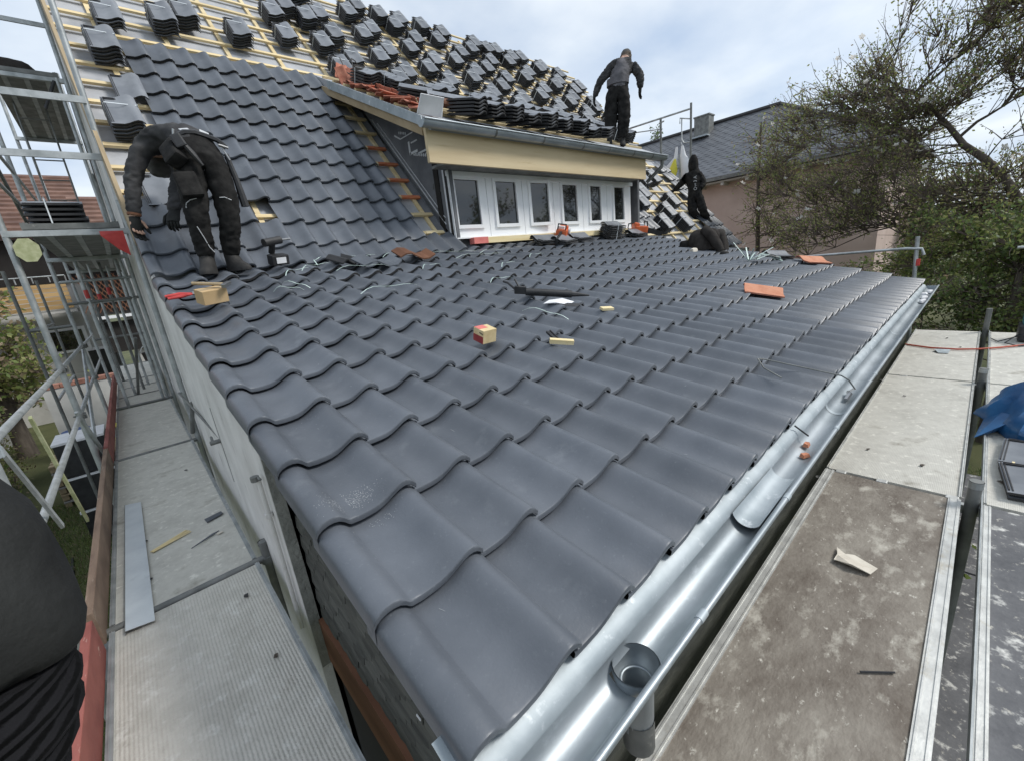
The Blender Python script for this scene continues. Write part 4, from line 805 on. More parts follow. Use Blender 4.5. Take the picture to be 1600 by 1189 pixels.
# crumpled work clothes
t = thing('work_jacket', 'crumpled charcoal work clothes heaped on the tiles below the hooded worker', 'jacket', M=Matrix.Translation(lean(6.98, 2.85, .01)) @ rz(-1.147))
def heap(c, cen, ax, ay, h, seed, n=26, rings=9):
    rr = random.Random(seed); ph = [rr.uniform(0, 6) for _ in range(6)]; vs = []
    for i in range(rings):
        q = i / (rings - 1); rad = math.cos(q * math.pi / 2) ** .55; z = math.sin(q * math.pi / 2) * h
        for j in range(n):
            a = 2 * math.pi * j / n; w = 1 + .13 * math.sin(3 * a + ph[0] + 3 * q) + .08 * math.sin(7 * a + ph[1] - 4 * q) + .05 * math.sin(11 * a + ph[2])
            vs.append((cen[0] + ax * rad * w * math.cos(a), cen[1] + ay * rad * w * math.sin(a), cen[2] + z * (1 + .10 * math.sin(5 * a + ph[3]) * (1 - q))))
    f = [(i * n + j, i * n + (j + 1) % n, (i + 1) * n + (j + 1) % n, (i + 1) * n + j) for i in range(rings - 1) for j in range(n)] + [tuple(range(n - 1, -1, -1)), tuple((rings - 1) * n + j for j in range(n))]
    c.add(vs, f)
c = MB(); heap(c, (.12, 0, -.06), .26, .22, .33, 3); c.build('jacket_body', 'cloth_brown', t, smooth=True, angle=80)
c = MB(); heap(c, (.30, .06, -.1), .17, .18, .34, 5); c.build('jacket_back', 'cloth_brown', t, smooth=True, angle=80)
c = MB(); c.tube([(.10, -.14, .26), (.20, -.21, .16), (.30, -.24, .0), (.35, -.25, -.10)], [.075, .08, .07, .055], 12); c.build('sleeve', 'cloth_brown', t, smooth=True)
c = MB(); c.loft([((.28, -.26, -.14), (0, .045, 0), (0, 0, .05)), ((.36, -.27, -.14), (0, .05, 0), (0, 0, .055)), ((.46, -.27, -.16), (0, .045, 0), (0, 0, .035))], 12); c.build('boot', 'boot', t, smooth=True)
c = MB(); heap(c, (-.16, .02, -.04), .12, .11, .16, 8, 18, 6); c.build('black_lining', 'cloth_dark', t, smooth=True, angle=80)
c = MB(); heap(c, (-.22, -.09, -.04), .07, .05, .06, 9, 14, 5); put(c, 'rag', 'paper', Matrix.Translation(lean(6.75, 2.78, .0)), 'pale crumpled rag beside the heap of work clothes', 'rag', smooth=True)
# plaster dust and scuffs on the nearest tiles
def tile_h(x, s):
    r = math.floor(s / CL); q = s / CL - r
    if x < .10: P_ = profV[:9]; xx = x
    elif x < W0: P_ = profN; xx = (x - .10) / (W0 - .10) * W
    else: P_ = profN; xx = (x - W0) % W
    z = P_[-1][1]
    for (a, za), (b_, zb_) in zip(P_, P_[1:]):
        if a <= xx <= b_: z = za + (zb_ - za) * (xx - a) / (b_ - a); break
    return HN + z - TD * q
dv, dq = [], []
def speck(x, s, l, w, a):
    h = tile_h(x, s) + .0012; k = len(dv); ca, sa = math.cos(a), math.sin(a)
    for (i, j) in ((-l, -w), (l, -w), (l, w), (-l, w)):
        xx, ss = x + i * ca - j * sa, s + i * sa + j * ca; dv.append(tuple(lean(xx, ss, max(h, tile_h(xx, ss) + .0012))))
    dq.append((k, k + 1, k + 2, k + 3))
rr = random.Random(77)
for (cx, cs, sx, ss_, n_) in [(.13, .76, .040, .025, 420), (.19, .66, .03, .02, 60), (.46, 2.42, .05, .06, 60), (.25, 1.35, .06, .05, 30)]:
    for k in range(n_):
        x, s = rr.gauss(cx, sx), rr.gauss(cs, ss_)
        if x < .012 or s < .02 or (s % CL) < .02 or (s % CL) > CL - .02: continue
        speck(x, s, rr.uniform(.0005, .0016), rr.uniform(.0004, .0010), rr.uniform(0, 3))
for k in range(30):
    x, s = rr.uniform(.03, 2.2), rr.uniform(.05, 2.4)
    if (s % CL) > CL - .04 or (s % CL) < .03: continue
    speck(x, s, rr.uniform(.003, .012), rr.uniform(.0004, .0008), rr.uniform(0, 3))
do = fast('plaster_dust', np.array(dv), np.array(dq), ['dust']); do['kind'] = 'stuff'; do['label'] = 'white plaster dust and scuffs on the nearest grey tiles'
# wires and bits
c = MB(); c.tube([(0, 0, .03), (.05, .11, .035), (.10, .115, .03)], .004, 6); c.tube([(.10, .115, .03), (.40, -.12, .028), (.41, -.16, .02), (.44, -.19, -.02)], .004, 6); c.tube([(0, 0, .03), (.02, -.11, .022)], .004, 6); put(c, 'wire', 'galv_dark', ML(2.28, .27, .010, -.55), 'thin dark wire loop on the lowest tile course near the gutter', 'wire')
c = MB(); c.tube([(0, 0, 0), (.03, -.05, -.05)], .004, 6); put(c, 'nail', 'black', Matrix.Translation((1.90, -.004, -.045)), 'long dark nail sticking out over the eave flashing', 'nail')
for (x, y, z, lab) in [(1.80, -.075, -.14, 'small red tile chip in the gutter, nearer one'), (1.90, -.055, -.132, 'small red tile chip in the gutter, farther one')]:
    c = MB(); c.add([(-.02, -.01, 0), (.02, -.012, 0), (.024, .012, 0), (-.016, .014, 0), (-.014, -.006, .014), (.016, -.008, .018), (.018, .008, .012), (-.01, .01, .016)], [(3, 2, 1, 0), (4, 5, 6, 7), (0, 1, 5, 4), (1, 2, 6, 5), (2, 3, 7, 6), (3, 0, 4, 7)]); put(c, 'tile_chip', 'orange_tile', Matrix.Translation((x, y, z)) @ rz(x * 5), lab, 'tile chip')
c = MB(); vs = []
for x in (1.12, 1.52):
    for q in range(345, 214, -13): vs.append((x, GY + (GR - .006) * math.cos(math.radians(q)), GZc + .018 + (GR - .006) * math.sin(math.radians(q))))
h = len(vs) // 2; c.add(vs, [(j, j + 1, h + j + 1, h + j) for j in range(h - 1)]); c.add([(a, b_, d - .002) for a, b_, d in vs], [(h + j, h + j + 1, j + 1, j) for j in range(h - 1)]); put(c, 'gutter_offcut', 'zinc_dull', Matrix.Identity(4), 'curved zinc offcut lying inside the gutter', 'zinc sheet', smooth=True)
c = MB(); c.tube([(2.62, -.07, -.13), (2.70, -.075, -.115), (2.74, -.06, -.12)], .012, 6); c.tube([(2.74, -.06, -.12), (2.8, -.08, -.11)], .005, 5); put(c, 'gutter_clip', 'steel', Matrix.Identity(4), 'loose metal gutter bracket lying in the gutter', 'bracket')
for k, (x, y) in enumerate([(6.8, -.07), (7.1, -.05), (7.35, -.08), (6.5, -.08)]):
    c = MB(); heap(c, (0, 0, 0), .07, .035, .035, 20 + k, 12, 4); put(c, 'debris', 'foam', Matrix.Translation((x, y, -.135)), 'pale debris lump in the far end of the gutter', 'debris', 'debris in the far gutter', smooth=True)

# ------------------------------------------------------------------ things on the decks
def poly(c, pts, th):
    n = len(pts); c.add([(x, y, z) for x, y, z in pts] + [(x, y, z + th) for x, y, z in pts], [tuple(range(n - 1, -1, -1)), tuple(range(n, 2 * n))] + [(i, (i + 1) % n, n + (i + 1) % n, n + i) for i in range(n)])
c = MB(); poly(c, [(-.07, -.05, .004), (.03, -.055, .006), (.05, -.02, .012), (.10, -.045, .004), (.06, .02, .02), (.05, .06, .012), (-.02, .05, .03), (-.08, .02, .01)], .003); put(c, 'paper_scrap', 'paper', Matrix.Translation((1.95, -.27, DZ)) @ rz(1.2), 'torn pale paper scrap on the brown deck', 'paper')
c = MB(); c.tube([(-.055, 0, .005), (.055, .004, .005)], .0035, 6); put(c, 'stick', 'black', Matrix.Translation((1.37, -.435, DZ)) @ rz(-.9), 'thin dark stick on the brown deck', 'stick')
c = MB(); poly(c, [(-.09, -.06, .003), (.07, -.07, .012), (.11, .03, .003), (.0, .06, .02), (-.1, .02, .006)], .003); put(c, 'metal_scrap', 'zinc_dull', Matrix.Translation((6.5, -.30, DZ)), 'bent metal scrap on the farthest pale deck', 'scrap')
t = thing('tarp', 'crumpled blue plastic tarp on the right-hand deck row', 'tarp', (4.35, -.95, DZ))
n, rg = 34, 12; vs = []; rr = random.Random(4)
for i in range(rg):
    q = i / (rg - 1)
    for j in range(n):
        a = 2 * math.pi * j / n; rad = (1 - q ** 1.6) ** .6 if q < 1 else 0.02
        ex = .42 * (1 + .35 * max(0, math.cos(a - 2.4)) ** 3) ; ey = .30
        ww = 1 + .10 * math.sin(5 * a + 4 * q) + .06 * math.sin(9 * a - 6 * q + 1) + .05 * math.sin(14 * a + 9 * q)
        vs.append((ex * rad * ww * math.cos(a), ey * rad * ww * math.sin(a) - .05 * q, .005 + .36 * q * (1 + .12 * math.sin(4 * a + 2))))
c = MB(); c.add(vs, [(i * n + j, i * n + (j + 1) % n, (i + 1) * n + (j + 1) % n, (i + 1) * n + j) for i in range(rg - 1) for j in range(n)] + [tuple((rg - 1) * n + j for j in range(n))]); c.build('tarp_sheet', 'tarp', t, smooth=True, angle=25)
c = MB(); c.add([(-.50, .34, .01), (-.30, .22, .02), (-.22, .08, .16), (-.12, .22, .10), (-.10, .30, .02), (-.3, .30, .015)], [(0, 1, 2), (0, 2, 3, 4), (0, 4, 5), (0, 5, 1), (1, 5, 4, 3, 2)]); c.build('tarp_corner', 'tarp', t)
c = MB(); c.add([(-.3, -.1, .12), (-.38, -.04, .02), (-.42, -.14, .01), (-.30, -.2, .05), (-.2, -.2, .2), (-.25, -.05, .25)], [(0, 1, 2, 3), (0, 3, 4), (0, 4, 5), (0, 5, 1), (1, 5, 4, 3, 2)]); c.build('tarp_fold', 'tarp', t)
for k, (x, y) in enumerate([(3.62, -.86), (3.22, -.86)]):
    stack(Matrix.Translation((x, y, DZ)) @ rz(math.radians(180 - 4 + 9 * k)) @ rz(math.pi / 2), 2, ['pair of dark tiles on the deck nearest the blue tarp', 'pair of dark tiles on the deck nearest the dark plywood'][k], None, strap=False)
c = MB(); c.box((0, 0, .03), (.04, .26, .04)); put(c, 'wood_block', 'wood_lt', Matrix.Translation((3.42, -.90, DZ)), 'pale lath between the two pairs of tiles on the deck', 'wood')
t = thing('power_tool', 'teal and black power tool on the far right deck with cables', 'power tool', (7.35, -.98, DZ))
c = MB(); c.box((0, 0, .10), (.30, .22, .18)); c.build('housing', 'black', t, bevel=.02); c = MB(); c.box((.05, 0, .24), (.20, .17, .12)); c.build('motor_cover', 'teal', t, bevel=.02); c = MB(); c.tube([(-.1, 0, .19), (-.08, 0, .30), (.1, 0, .32)], .018, 8); c.build('handle', 'teal', t, smooth=True); c = MB(); c.tube([(-.15, .1, .1), (-.3, .2, .02), (-.4, .1, .012), (-.3, .0, .012)], .006, 6); c.tube([(-.15, .05, .1), (-.2, .25, .012), (-.05, .3, .012)], .006, 6); c.build('lead', 'black', t, smooth=True)
c = MB(); c.tube([(6.75, .03, DZ + .01), (6.62, -.2, DZ + .012), (6.60, -.42, DZ + .015), (6.66, -.60, DZ + .02), (6.82, -.75, DZ + .015), (7.1, -1.0, DZ + .012), (7.15, -1.27, DZ + .012)], .010, 8); put(c, 'cable', 'rope', Matrix.Identity(4), 'red power cable lying across the farthest pale decks', 'cable', smooth=True)
t = thing('zinc_strip', 'long folded zinc strip lying along the left toe board', 'zinc sheet', (-.575, 2.93, DZ))
c = MB(); c.add([(-.05, -.87, .020), (.06, -.885, .012), (.052, .85, .010), (-.042, .88, .016), (-.05, -.87, .022), (.06, -.885, .014), (.052, .85, .012), (-.042, .88, .018)], [(3, 2, 1, 0), (4, 5, 6, 7), (0, 1, 5, 4), (1, 2, 6, 5), (2, 3, 7, 6), (3, 0, 4, 7)]); c.build('strip_face', 'zinc_light', t)
c = MB(); c.add([(-.052, -.87, .001), (-.05, -.87, .022), (-.042, .88, .018), (-.044, .88, .001), (-.055, -.87, .001), (-.053, -.87, .022), (-.045, .88, .018), (-.047, .88, .001)], [(0, 1, 2, 3), (7, 6, 5, 4), (1, 5, 6, 2), (0, 4, 5, 1)]); c.build('strip_fold', 'galv_dark', t)
for k in range(5):
    c = MB(); c.tube([(-.10, .008 * k, .006), (.12, .010 * k - .01, .006 + .004 * (k % 2))], .0045, 5); put(c, 'lath', 'wood_lt', Matrix.Translation((-.40, 2.86, DZ)) @ rz(.42 + .03 * k), 'thin pale wood splint lying in the bundle on the left deck', 'wood', 'wood splints on the left deck')
c = MB(); poly(c, [(-.06, -.03, .002), (.05, -.02, .004), (.06, .03, .002), (-.05, .03, .004)], .008); put(c, 'tile_offcut', 'tile', Matrix.Translation((-.14, 2.98, DZ)) @ rz(.3), 'rectangular dark offcut on the left deck', 'offcut')
c = MB(); poly(c, [(-.08, -.02, .002), (.09, .045, .004), (.05, .045, .004)], .006); put(c, 'tile_offcut', 'tile', Matrix.Translation((-.23, 2.68, DZ)) @ rz(.1), 'narrow triangular dark offcut on the left deck', 'offcut')
t5 = stack(Matrix.Translation((-.45, 5.52, L2)) @ rz(math.pi / 2), 5, 'strapped tile stack on the upper left scaffold deck', None, dz=.045)
c = MB(); heap(c, (0, 0, 0), .28, .2, .16, 31, 16, 5); put(c, 'dark_bundle', 'cloth_brown', Matrix.Translation((-.52, 8.5, L3 + .02)), 'dark rounded bundle on the topmost left scaffold deck', 'bundle', smooth=True)
for k in range(26):
    if k in (1, 2, 4, 5, 7, 8, 10): continue
    x, y = (random.uniform(.6, 7.5), random.uniform(-.5, 0)) if k < 12 else ((random.uniform(-.6, -.1), random.uniform(.9, 5)) if k < 20 else (random.uniform(.9, 5), random.uniform(-1.2, -.72)))
    c = MB(); L = random.uniform(.008, .022); poly(c, [(-L, -L * .5, .001), (L * .9, -L * .7, .003), (L, L * .5, .001), (-L * .6, L * .6, .004)], .003)
    put(c, 'debris_chip', random.choice(['bark', 'tile_dark', 'bark', 'bark'] if k < 12 else ['paper', 'tile_dark', 'bark']), Matrix.Translation((x, y, DZ + .002)) @ rz(k), 'tiny chip of site debris lying on a scaffold deck', 'debris', 'debris chips on the scaffold decks')
# hanging bags at the right scaffold
t = thing('hanging_bag', 'white plastic bag hanging on the scaffold pole beside the yellow one', 'bag', (11.93, 5.42, 3.3))
c = MB(); c.loft([((0, 0, 0), (.02, 0, 0), (0, .03, 0)), ((0, -.02, -.25), (.05, 0, 0), (0, .08, 0)), ((0, -.12, -.5), (.10, 0, 0), (0, .17, 0)), ((0, -.16, -.75), (.12, 0, 0), (0, .19, 0)), ((0, -.08, -.98), (.03, 0, 0), (0, .04, 0))], 12); c.build('bag_body', 'foam', t, smooth=True, angle=70); c = MB(); c.tube([(0, 0, 0), (0, .03, .08)], .012, 6); c.build('bag_tie', 'foam', t)
t = thing('hanging_bag', 'yellow and white bag hanging on the scaffold pole', 'bag', (11.93, 5.58, 3.3))
c = MB(); c.loft([((0, 0, 0), (.02, 0, 0), (0, .03, 0)), ((0, .03, -.25), (.03, 0, 0), (0, .05, 0)), ((0, .16, -.45), (.08, 0, 0), (0, .18, 0)), ((0, .26, -.62), (.06, 0, 0), (0, .12, 0))], 12); c.build('bag_body', 'foam', t, smooth=True, angle=70)
c = MB(); c.loft([((-.06, .02, -.3), (.02, 0, 0), (0, .03, 0)), ((-.07, .08, -.6), (.07, 0, 0), (0, .14, 0)), ((-.06, .19, -.85), (.08, 0, 0), (0, .16, 0)), ((-.05, .1, -1.1), (.02, 0, 0), (0, .03, 0))], 12); c.build('yellow_flap', 'yellow', t, smooth=True, angle=70)
# ------------------------------------------------------------------ people
def person(label, J, E, R, zone, mats, loc, hires=3, root='pel', fold=.019):
    """J joints, E edges, R radii (x, y) per joint, zone: joint -> material index"""
    t = thing('person', label, 'person', loc, world=True)
    names = list(J); me = bpy.data.meshes.new('body'); me.from_pydata([J[k] for k in names], [(names.index(a), names.index(b)) for a, b in E], [])
    o = bpy.data.objects.new('body', me); COL.objects.link(o)
    md = o.modifiers.new('s', 'SKIN'); md.use_smooth_shade = True; md.branch_smoothing = .6
    if not me.skin_vertices: 
        bm = bmesh.new(); bm.from_mesh(me); bm.verts.layers.skin.verify(); bm.to_mesh(me); bm.free()
    for i, k in enumerate(names):
        r = R[k]; r = tuple(1.22 * q for q in r) if isinstance(r, tuple) else 1.22 * r; me.skin_vertices[0].data[i].radius = r if isinstance(r, tuple) else (r, r)
        me.skin_vertices[0].data[i].use_root = (k == root)
    sb = o.modifiers.new('u', 'SUBSURF'); sb.levels = hires; sb.render_levels = hires
    dg = bpy.context.evaluated_depsgraph_get(); dg.update(); ev = bpy.data.meshes.new_from_object(o.evaluated_get(dg))
    bpy.data.objects.remove(o); ev.materials.clear()
    for q in mats: ev.materials.append(MT[q])
    segs = []
    for a, b in E:
        segs.append((V(J[a]), V(J[b]), zone[b] if b in zone else zone[a], zone.get(a, 0)))
    for p in ev.polygons:
        best, bi = 1e9, 0
        for a, b, z, za in segs:
            d = b - a; tt = max(0, min(1, (p.center - a).dot(d) / d.length_squared)); dd = (p.center - (a + d * tt)).length
            if dd < best: best, bi = dd, (z if tt > .12 else za)
        p.material_index = bi; p.use_smooth = True
    ev.name = 'body'; ev.update()
    from mathutils import noise as nz
    co = [v.co.copy() for v in ev.vertices]; nm = [v.normal.copy() for v in ev.vertices]
    for v, p, q in zip(ev.vertices, co, nm):
        w = p + V((1.7, 3.1, .4)); f1 = nz.noise(V((w.x * 7, w.y * 7, w.z * 13))); f2 = abs(nz.noise(V((w.x * 15, w.y * 15, w.z * 26)))); f3 = nz.noise(w * 45)
        v.co = p + q * (fold * (.7 * f1 - 1.5 * f2 + .3 + .3 * f3))
    ev.update()
    t['_b'] = link('body', ev, t).name
    return t
EDG = [('pel', 'lhip'), ('lhip', 'lkn'), ('lkn', 'lan'), ('pel', 'rhip'), ('rhip', 'rkn'), ('rkn', 'ran'), ('pel', 'sp1'), ('sp1', 'sp2'), ('sp2', 'sp3'), ('sp3', 'neck'), ('neck', 'head'), ('head', 'head2'), ('sp3', 'lsh'), ('lsh', 'lel'), ('lel', 'lwr'), ('sp3', 'rsh'), ('rsh', 'rel'), ('rel', 'rwr')]
RAD = dict(pel=(.135, .115), lhip=.098, rhip=.098, lkn=.066, rkn=.066, lan=.05, ran=.05, sp1=(.135, .10), sp2=(.155, .11), sp3=(.13, .10), neck=.058, head=.088, head2=.075, lsh=.072, rsh=.072, lel=.052, rel=.052, lwr=.036, rwr=.036)
ZON = dict(pel=1, lhip=1, rhip=1, lkn=1, rkn=1, lan=1, ran=1, sp1=0, sp2=0, sp3=0, neck=2, head=3, head2=3, lsh=0, rsh=0, lel=0, rel=0, lwr=0, rwr=0)
def boot(parent, ankle, dirv, s=1., mat='boot'):
    a = V(ankle); d = V(dirv); d.z = 0; d.normalize(); x = V((-d.y, d.x, 0)); z = V((0, 0, 1)); c = MB()
    c.loft([(a + z * .10 * s, x * .050 * s, d * .052 * s), (a + z * .02 * s, x * .052 * s, d * .058 * s), (a - z * .03 * s + d * .02 * s, x * .052 * s, d * .085 * s), (a - z * .065 * s + d * .055 * s, x * .054 * s, d * .135 * s), (a - z * .085 * s + d * .06 * s, x * .056 * s, d * .15 * s), (a - z * .105 * s + d * .06 * s, x * .055 * s, d * .148 * s)], 16)
    o = c.build('boot', mat, parent, smooth=True, angle=60); return o
def hand(parent, wrist, d, side, s=1., mat='leather', curl=.5, name='glove'):
    """palm plus five separate bent fingers; d points from the wrist to the knuckles, side is the thumb side"""
    w = V(wrist); d = V(d).normalized(); sd = V(side); sd = (sd - d * sd.dot(d)).normalized(); nn = d.cross(sd).normalized(); c = MB()
    c.loft([(w - d * .03 * s, sd * .034 * s, nn * .030 * s), (w + d * .02 * s, sd * .038 * s, nn * .024 * s), (w + d * .06 * s, sd * .044 * s, nn * .020 * s), (w + d * .092 * s, sd * .040 * s, nn * .016 * s)], 14)
    for i, (off, L) in enumerate(((.030, .070), (.010, .080), (-.010, .074), (-.029, .058))):
        p = w + d * .085 * s + sd * off * s; pts = [p - d * .02 * s]; ang = 0
        pts.append(p)
        for q in (.45, .32, .23):
            ang += curl * (.9 if q > .4 else .7); dd = d * math.cos(ang) + nn * math.sin(ang) + sd * off * .8
            pts.append(pts[-1] + dd.normalized() * L * q * s)
        c.tube(pts, [.0105 * s, .0105 * s, .0098 * s, .009 * s, .0065 * s], 8)
    p = w + d * .025 * s + sd * .034 * s; t1 = (d * .6 + sd * .8 + nn * .3).normalized(); t2 = (d * .9 + sd * .25 + nn * .45).normalized()
    c.tube([p - t1 * .02 * s, p + t1 * .028 * s, p + t1 * .028 * s + t2 * .03 * s, p + t1 * .028 * s + t2 * .05 * s], [.013 * s, .0125 * s, .011 * s, .007 * s], 8)
    return c.build(name, mat, parent, smooth=True, angle=60)

# the worker bending over the verge
J1 = {'pel': (0.548, 3.837, 1.97), 'lhip': (0.462, 3.851, 1.86), 'rhip': (0.628, 3.823, 1.86), 'lkn': (0.395, 3.80, 1.43), 'rkn': (0.622, 3.79, 1.46), 'lan': (0.391, 3.881, 1.09), 'ran': (0.573, 3.893, 1.10), 'sp1': (0.526, 3.941, 2.075), 'sp2': (0.438, 4.117, 2.125), 'sp3': (0.359, 4.251, 2.08), 'neck': (0.327, 4.357, 2.01), 'head': (0.324, 4.429, 1.93), 'head2': (0.328, 4.458, 1.84), 'lsh': (0.215, 4.231, 2.02), 'lel': (0.098, 4.211, 1.77), 'lwr': (0.035, 4.181, 1.482), 'rsh': (0.5, 4.309, 1.969), 'rel': (0.378, 4.228, 1.718), 'rwr': (0.296, 4.129, 1.51)}
R1 = dict(RAD); R1.update(pel=(.14, .122), lhip=.104, rhip=.104, lkn=.074, rkn=.074, lan=.056, ran=.056, sp1=(.142, .108), sp2=(.135, .098), sp3=(.11, .088), lsh=.066, rsh=.064, lel=.050, rel=.048, lwr=.040, rwr=.04)
w1 = person('worker in dark grey shirt and black trousers bending over the left verge', J1, EDG, R1, ZON, ['cloth_grey', 'cloth_dark', 'skin', 'cap'], (.46, 3.85, 1.0), fold=.015)
boot(w1, J1['lan'], (-.35, -1, 0), 1.05); boot(w1, J1['ran'], (.35, -1, 0), 1.05)
hand(w1, J1['lwr'], (-.15, -.05, -1), (.6, .3, 0), .95, 'skin', .5, 'hand'); hand(w1, (.030, 4.18, 1.45), (-.08, -.05, -1), (.6, .3, 0), 1.08, 'leather', .5)
hand(w1, J1['rwr'], (-.35, -.5, -.8), (-.7, .3, 0), 1.15, 'leather', .8)
c = MB(); c.tube([V(J1['lwr']) + V((.004, 0, .03)), V(J1['lwr']) + V((0, 0, .012))], .046, 12); c.build('cuff_band', 'brown', w1)
# belt, pouches, labels, piping
def band(c, cen, ax, ay, nz, h, n=24):
    cen, ax, ay, nz = V(cen), V(ax), V(ay), V(nz); vs = []
    for k in (0, 1):
        for j in range(n): a = 2 * math.pi * j / n; vs.append(cen + ax * math.cos(a) + ay * math.sin(a) + nz * h * k)
    c.add(vs, [(j, (j + 1) % n, n + (j + 1) % n, n + j) for j in range(n)])
B1 = bpy.data.objects[w1['_b']]
def surf(B, p, d, lift=.0):
    d = V(d).normalized(); p = V(p) - d * 1.2
    ok, q, nn, _ = B.ray_cast(p, d)
    return (q + nn * lift, nn) if ok else (p + d * 1.2, -d)
vd = V((.157, .95, -.28)).normalized()
def onbody(B, name, mat, pts, r, d=vd, lift=.004):
    c = MB(); c.tube([surf(B, p, d, lift)[0] for p in pts], r, 6); return c.build(name, mat, w1, smooth=True)
def patch(B, name, mat, p, size, d=vd, roll=0., lift=.0, bevel=.0, par=None):
    q, nn = surf(B, p, d, lift); xx = V((1, 0, 0)) - nn * nn.x; xx.normalize(); yy = nn.cross(xx); c = MB(); c.box((0, 0, 0), size, None); o = c.build(name, mat, par or w1, bevel=bevel)
    o.matrix_basis = fm(q, xx, yy, nn) @ rz(roll); return o
for x, z, ro in ((.405, 2.045, .35), (.475, 2.075, .15), (.60, 2.065, -.25)): patch(B1, 'belt_label', 'reflect', (x, 3.8, z), (.062, .036, .006), roll=ro, lift=.008)
onbody(B1, 'tool_belt', 'black', [(.34, 3.8, 1.98), (.40, 3.8, 2.02), (.47, 3.8, 2.045), (.54, 3.8, 2.05), (.61, 3.8, 2.035), (.68, 3.8, 2.0), (.73, 3.8, 1.95)], .020)
patch(B1, 'tool_pouch', 'cloth_dark', (.385, 3.8, 1.86), (.13, .20, .10), lift=.03, bevel=.02); patch(B1, 'cargo_pocket', 'cloth_dark', (.40, 3.8, 1.62), (.15, .19, .07), lift=.02, bevel=.02, roll=.1); patch(B1, 'tool_pouch', 'black', (.43, 3.8, 1.93), (.075, .10, .06), lift=.06, bevel=.012, roll=.3)
c = MB(); q = surf(B1, (.45, 3.8, 1.92), vd, .07)[0]; c.tube([q, q + V((.045, -.01, -.08)), q + V((.09, -.01, -.16))], [.018, .022, .012], 8); c.build('holster_tool', 'black', w1, smooth=True)
q = surf(B1, (.715, 3.8, 1.90), vd, .02)[0]; c = MB(); c.tube([q, q + V((.025, -.01, -.2)), q + V((.04, -.01, -.40))], [.018, .024, .032], 8); c.build('hammer_holster', 'black', w1, smooth=True)
c = MB(); c.tube([q + V((-.02, -.02, .04)), q + V((.01, -.03, -.05))], .006, 6); c.tube([q + V((-.04, -.02, .06)), q + V((.02, -.03, .04))], .011, 6); c.build('belt_hook', 'steel', w1)
for pts in ([(.345, 3.8, 1.47), (.355, 3.8, 1.505), (.385, 3.8, 1.52), (.43, 3.8, 1.525)], [(.378, 3.8, 1.33), (.40, 3.8, 1.26), (.42, 3.8, 1.19), (.445, 3.8, 1.15)], [(.585, 3.8, 1.535), (.62, 3.8, 1.53), (.66, 3.8, 1.51)]):
    onbody(B1, 'reflective_piping', 'reflect', pts, .0036, lift=.003)
# worker on the dormer roof
J2 = {'pel': (6.783, 4.05, 3.36), 'lhip': (6.735, 4.125, 3.29), 'rhip': (6.838, 3.971, 3.28), 'lkn': (6.695, 4.129, 2.952), 'rkn': (6.813, 3.95, 2.932), 'lan': (6.717, 4.186, 2.67), 'ran': (6.833, 4.011, 2.63), 'sp1': (6.816, 4.036, 3.496), 'sp2': (6.889, 4.034, 3.647), 'sp3': (6.965, 4.047, 3.775), 'neck': (7.06, 4.06, 3.86), 'head': (7.14, 4.09, 3.915), 'head2': (7.175, 4.105, 3.985), 'lsh': (6.87, 4.185, 3.775), 'lel': (6.725, 4.341, 3.583), 'lwr': (6.674, 4.433, 3.376), 'rsh': (7.055, 3.90, 3.735), 'rel': (7.078, 3.783, 3.532), 'rwr': (7.073, 3.792, 3.36)}
R2 = dict(RAD); R2.update(pel=.155, lhip=.12, rhip=.12, lkn=.090, rkn=.090, lan=.080, ran=.080, sp1=.155, sp2=.165, sp3=.14, lsh=.075, rsh=.075, lel=.056, rel=.056, lwr=.044, rwr=.044, head=.088, head2=.075, neck=.07)
w2 = person('worker in grey vest and black trousers standing on the dormer roof against sky', J2, EDG, R2, dict(ZON, lsh=4, lel=4, lwr=4, rsh=4, rel=4, rwr=4), ['cloth_vest', 'cloth_dark', 'skin', 'hair', 'cloth_grey'], (6.75, 4.1, 2.6))
boot(w2, J2['lan'], (.6, .8, 0), .85); boot(w2, J2['ran'], (.9, .4, 0), .85)
hand(w2, J2['lwr'], (-.05, .15, -1), (.5, .5, 0), 1., 'leather', .5); hand(w2, J2['rwr'], (0, .1, -1), (.4, .6, 0), 1., 'leather', .35)
c = MB(); band(c, (6.80, 4.045, 3.44), (.095, -.155, 0), (.13, .085, 0), (.01, 0, .10), 1.); c.build('vest_hem', 'cloth_vest', w2, smooth=True)
c = MB(); c.loft([((7.16, 4.095, 3.975), (.07, -.05, 0), (.05, .07, 0)), ((7.168, 4.10, 4.01), (.068, -.045, 0), (.045, .068, 0)), ((7.175, 4.105, 4.05), (.04, -.03, 0), (.03, .04, 0))], 14); c.build('cap', 'cap', w2, smooth=True)
c = MB(); c.box((6.86, 3.905, 3.21), (.02, .045, .10), Matrix.Rotation(.3, 3, 'X')); c.build('pocket_rag', 'paper', w2)
for q in ('lkn', 'rkn'):
    c = MB(); p = V(J2[q]); c.tube([p + V((-.085, .03, .0)), p + V((-.06, -.05, -.02)), p + V((.02, -.085, -.01))], .004, 5); c.build('reflective_piping', 'reflect', w2)
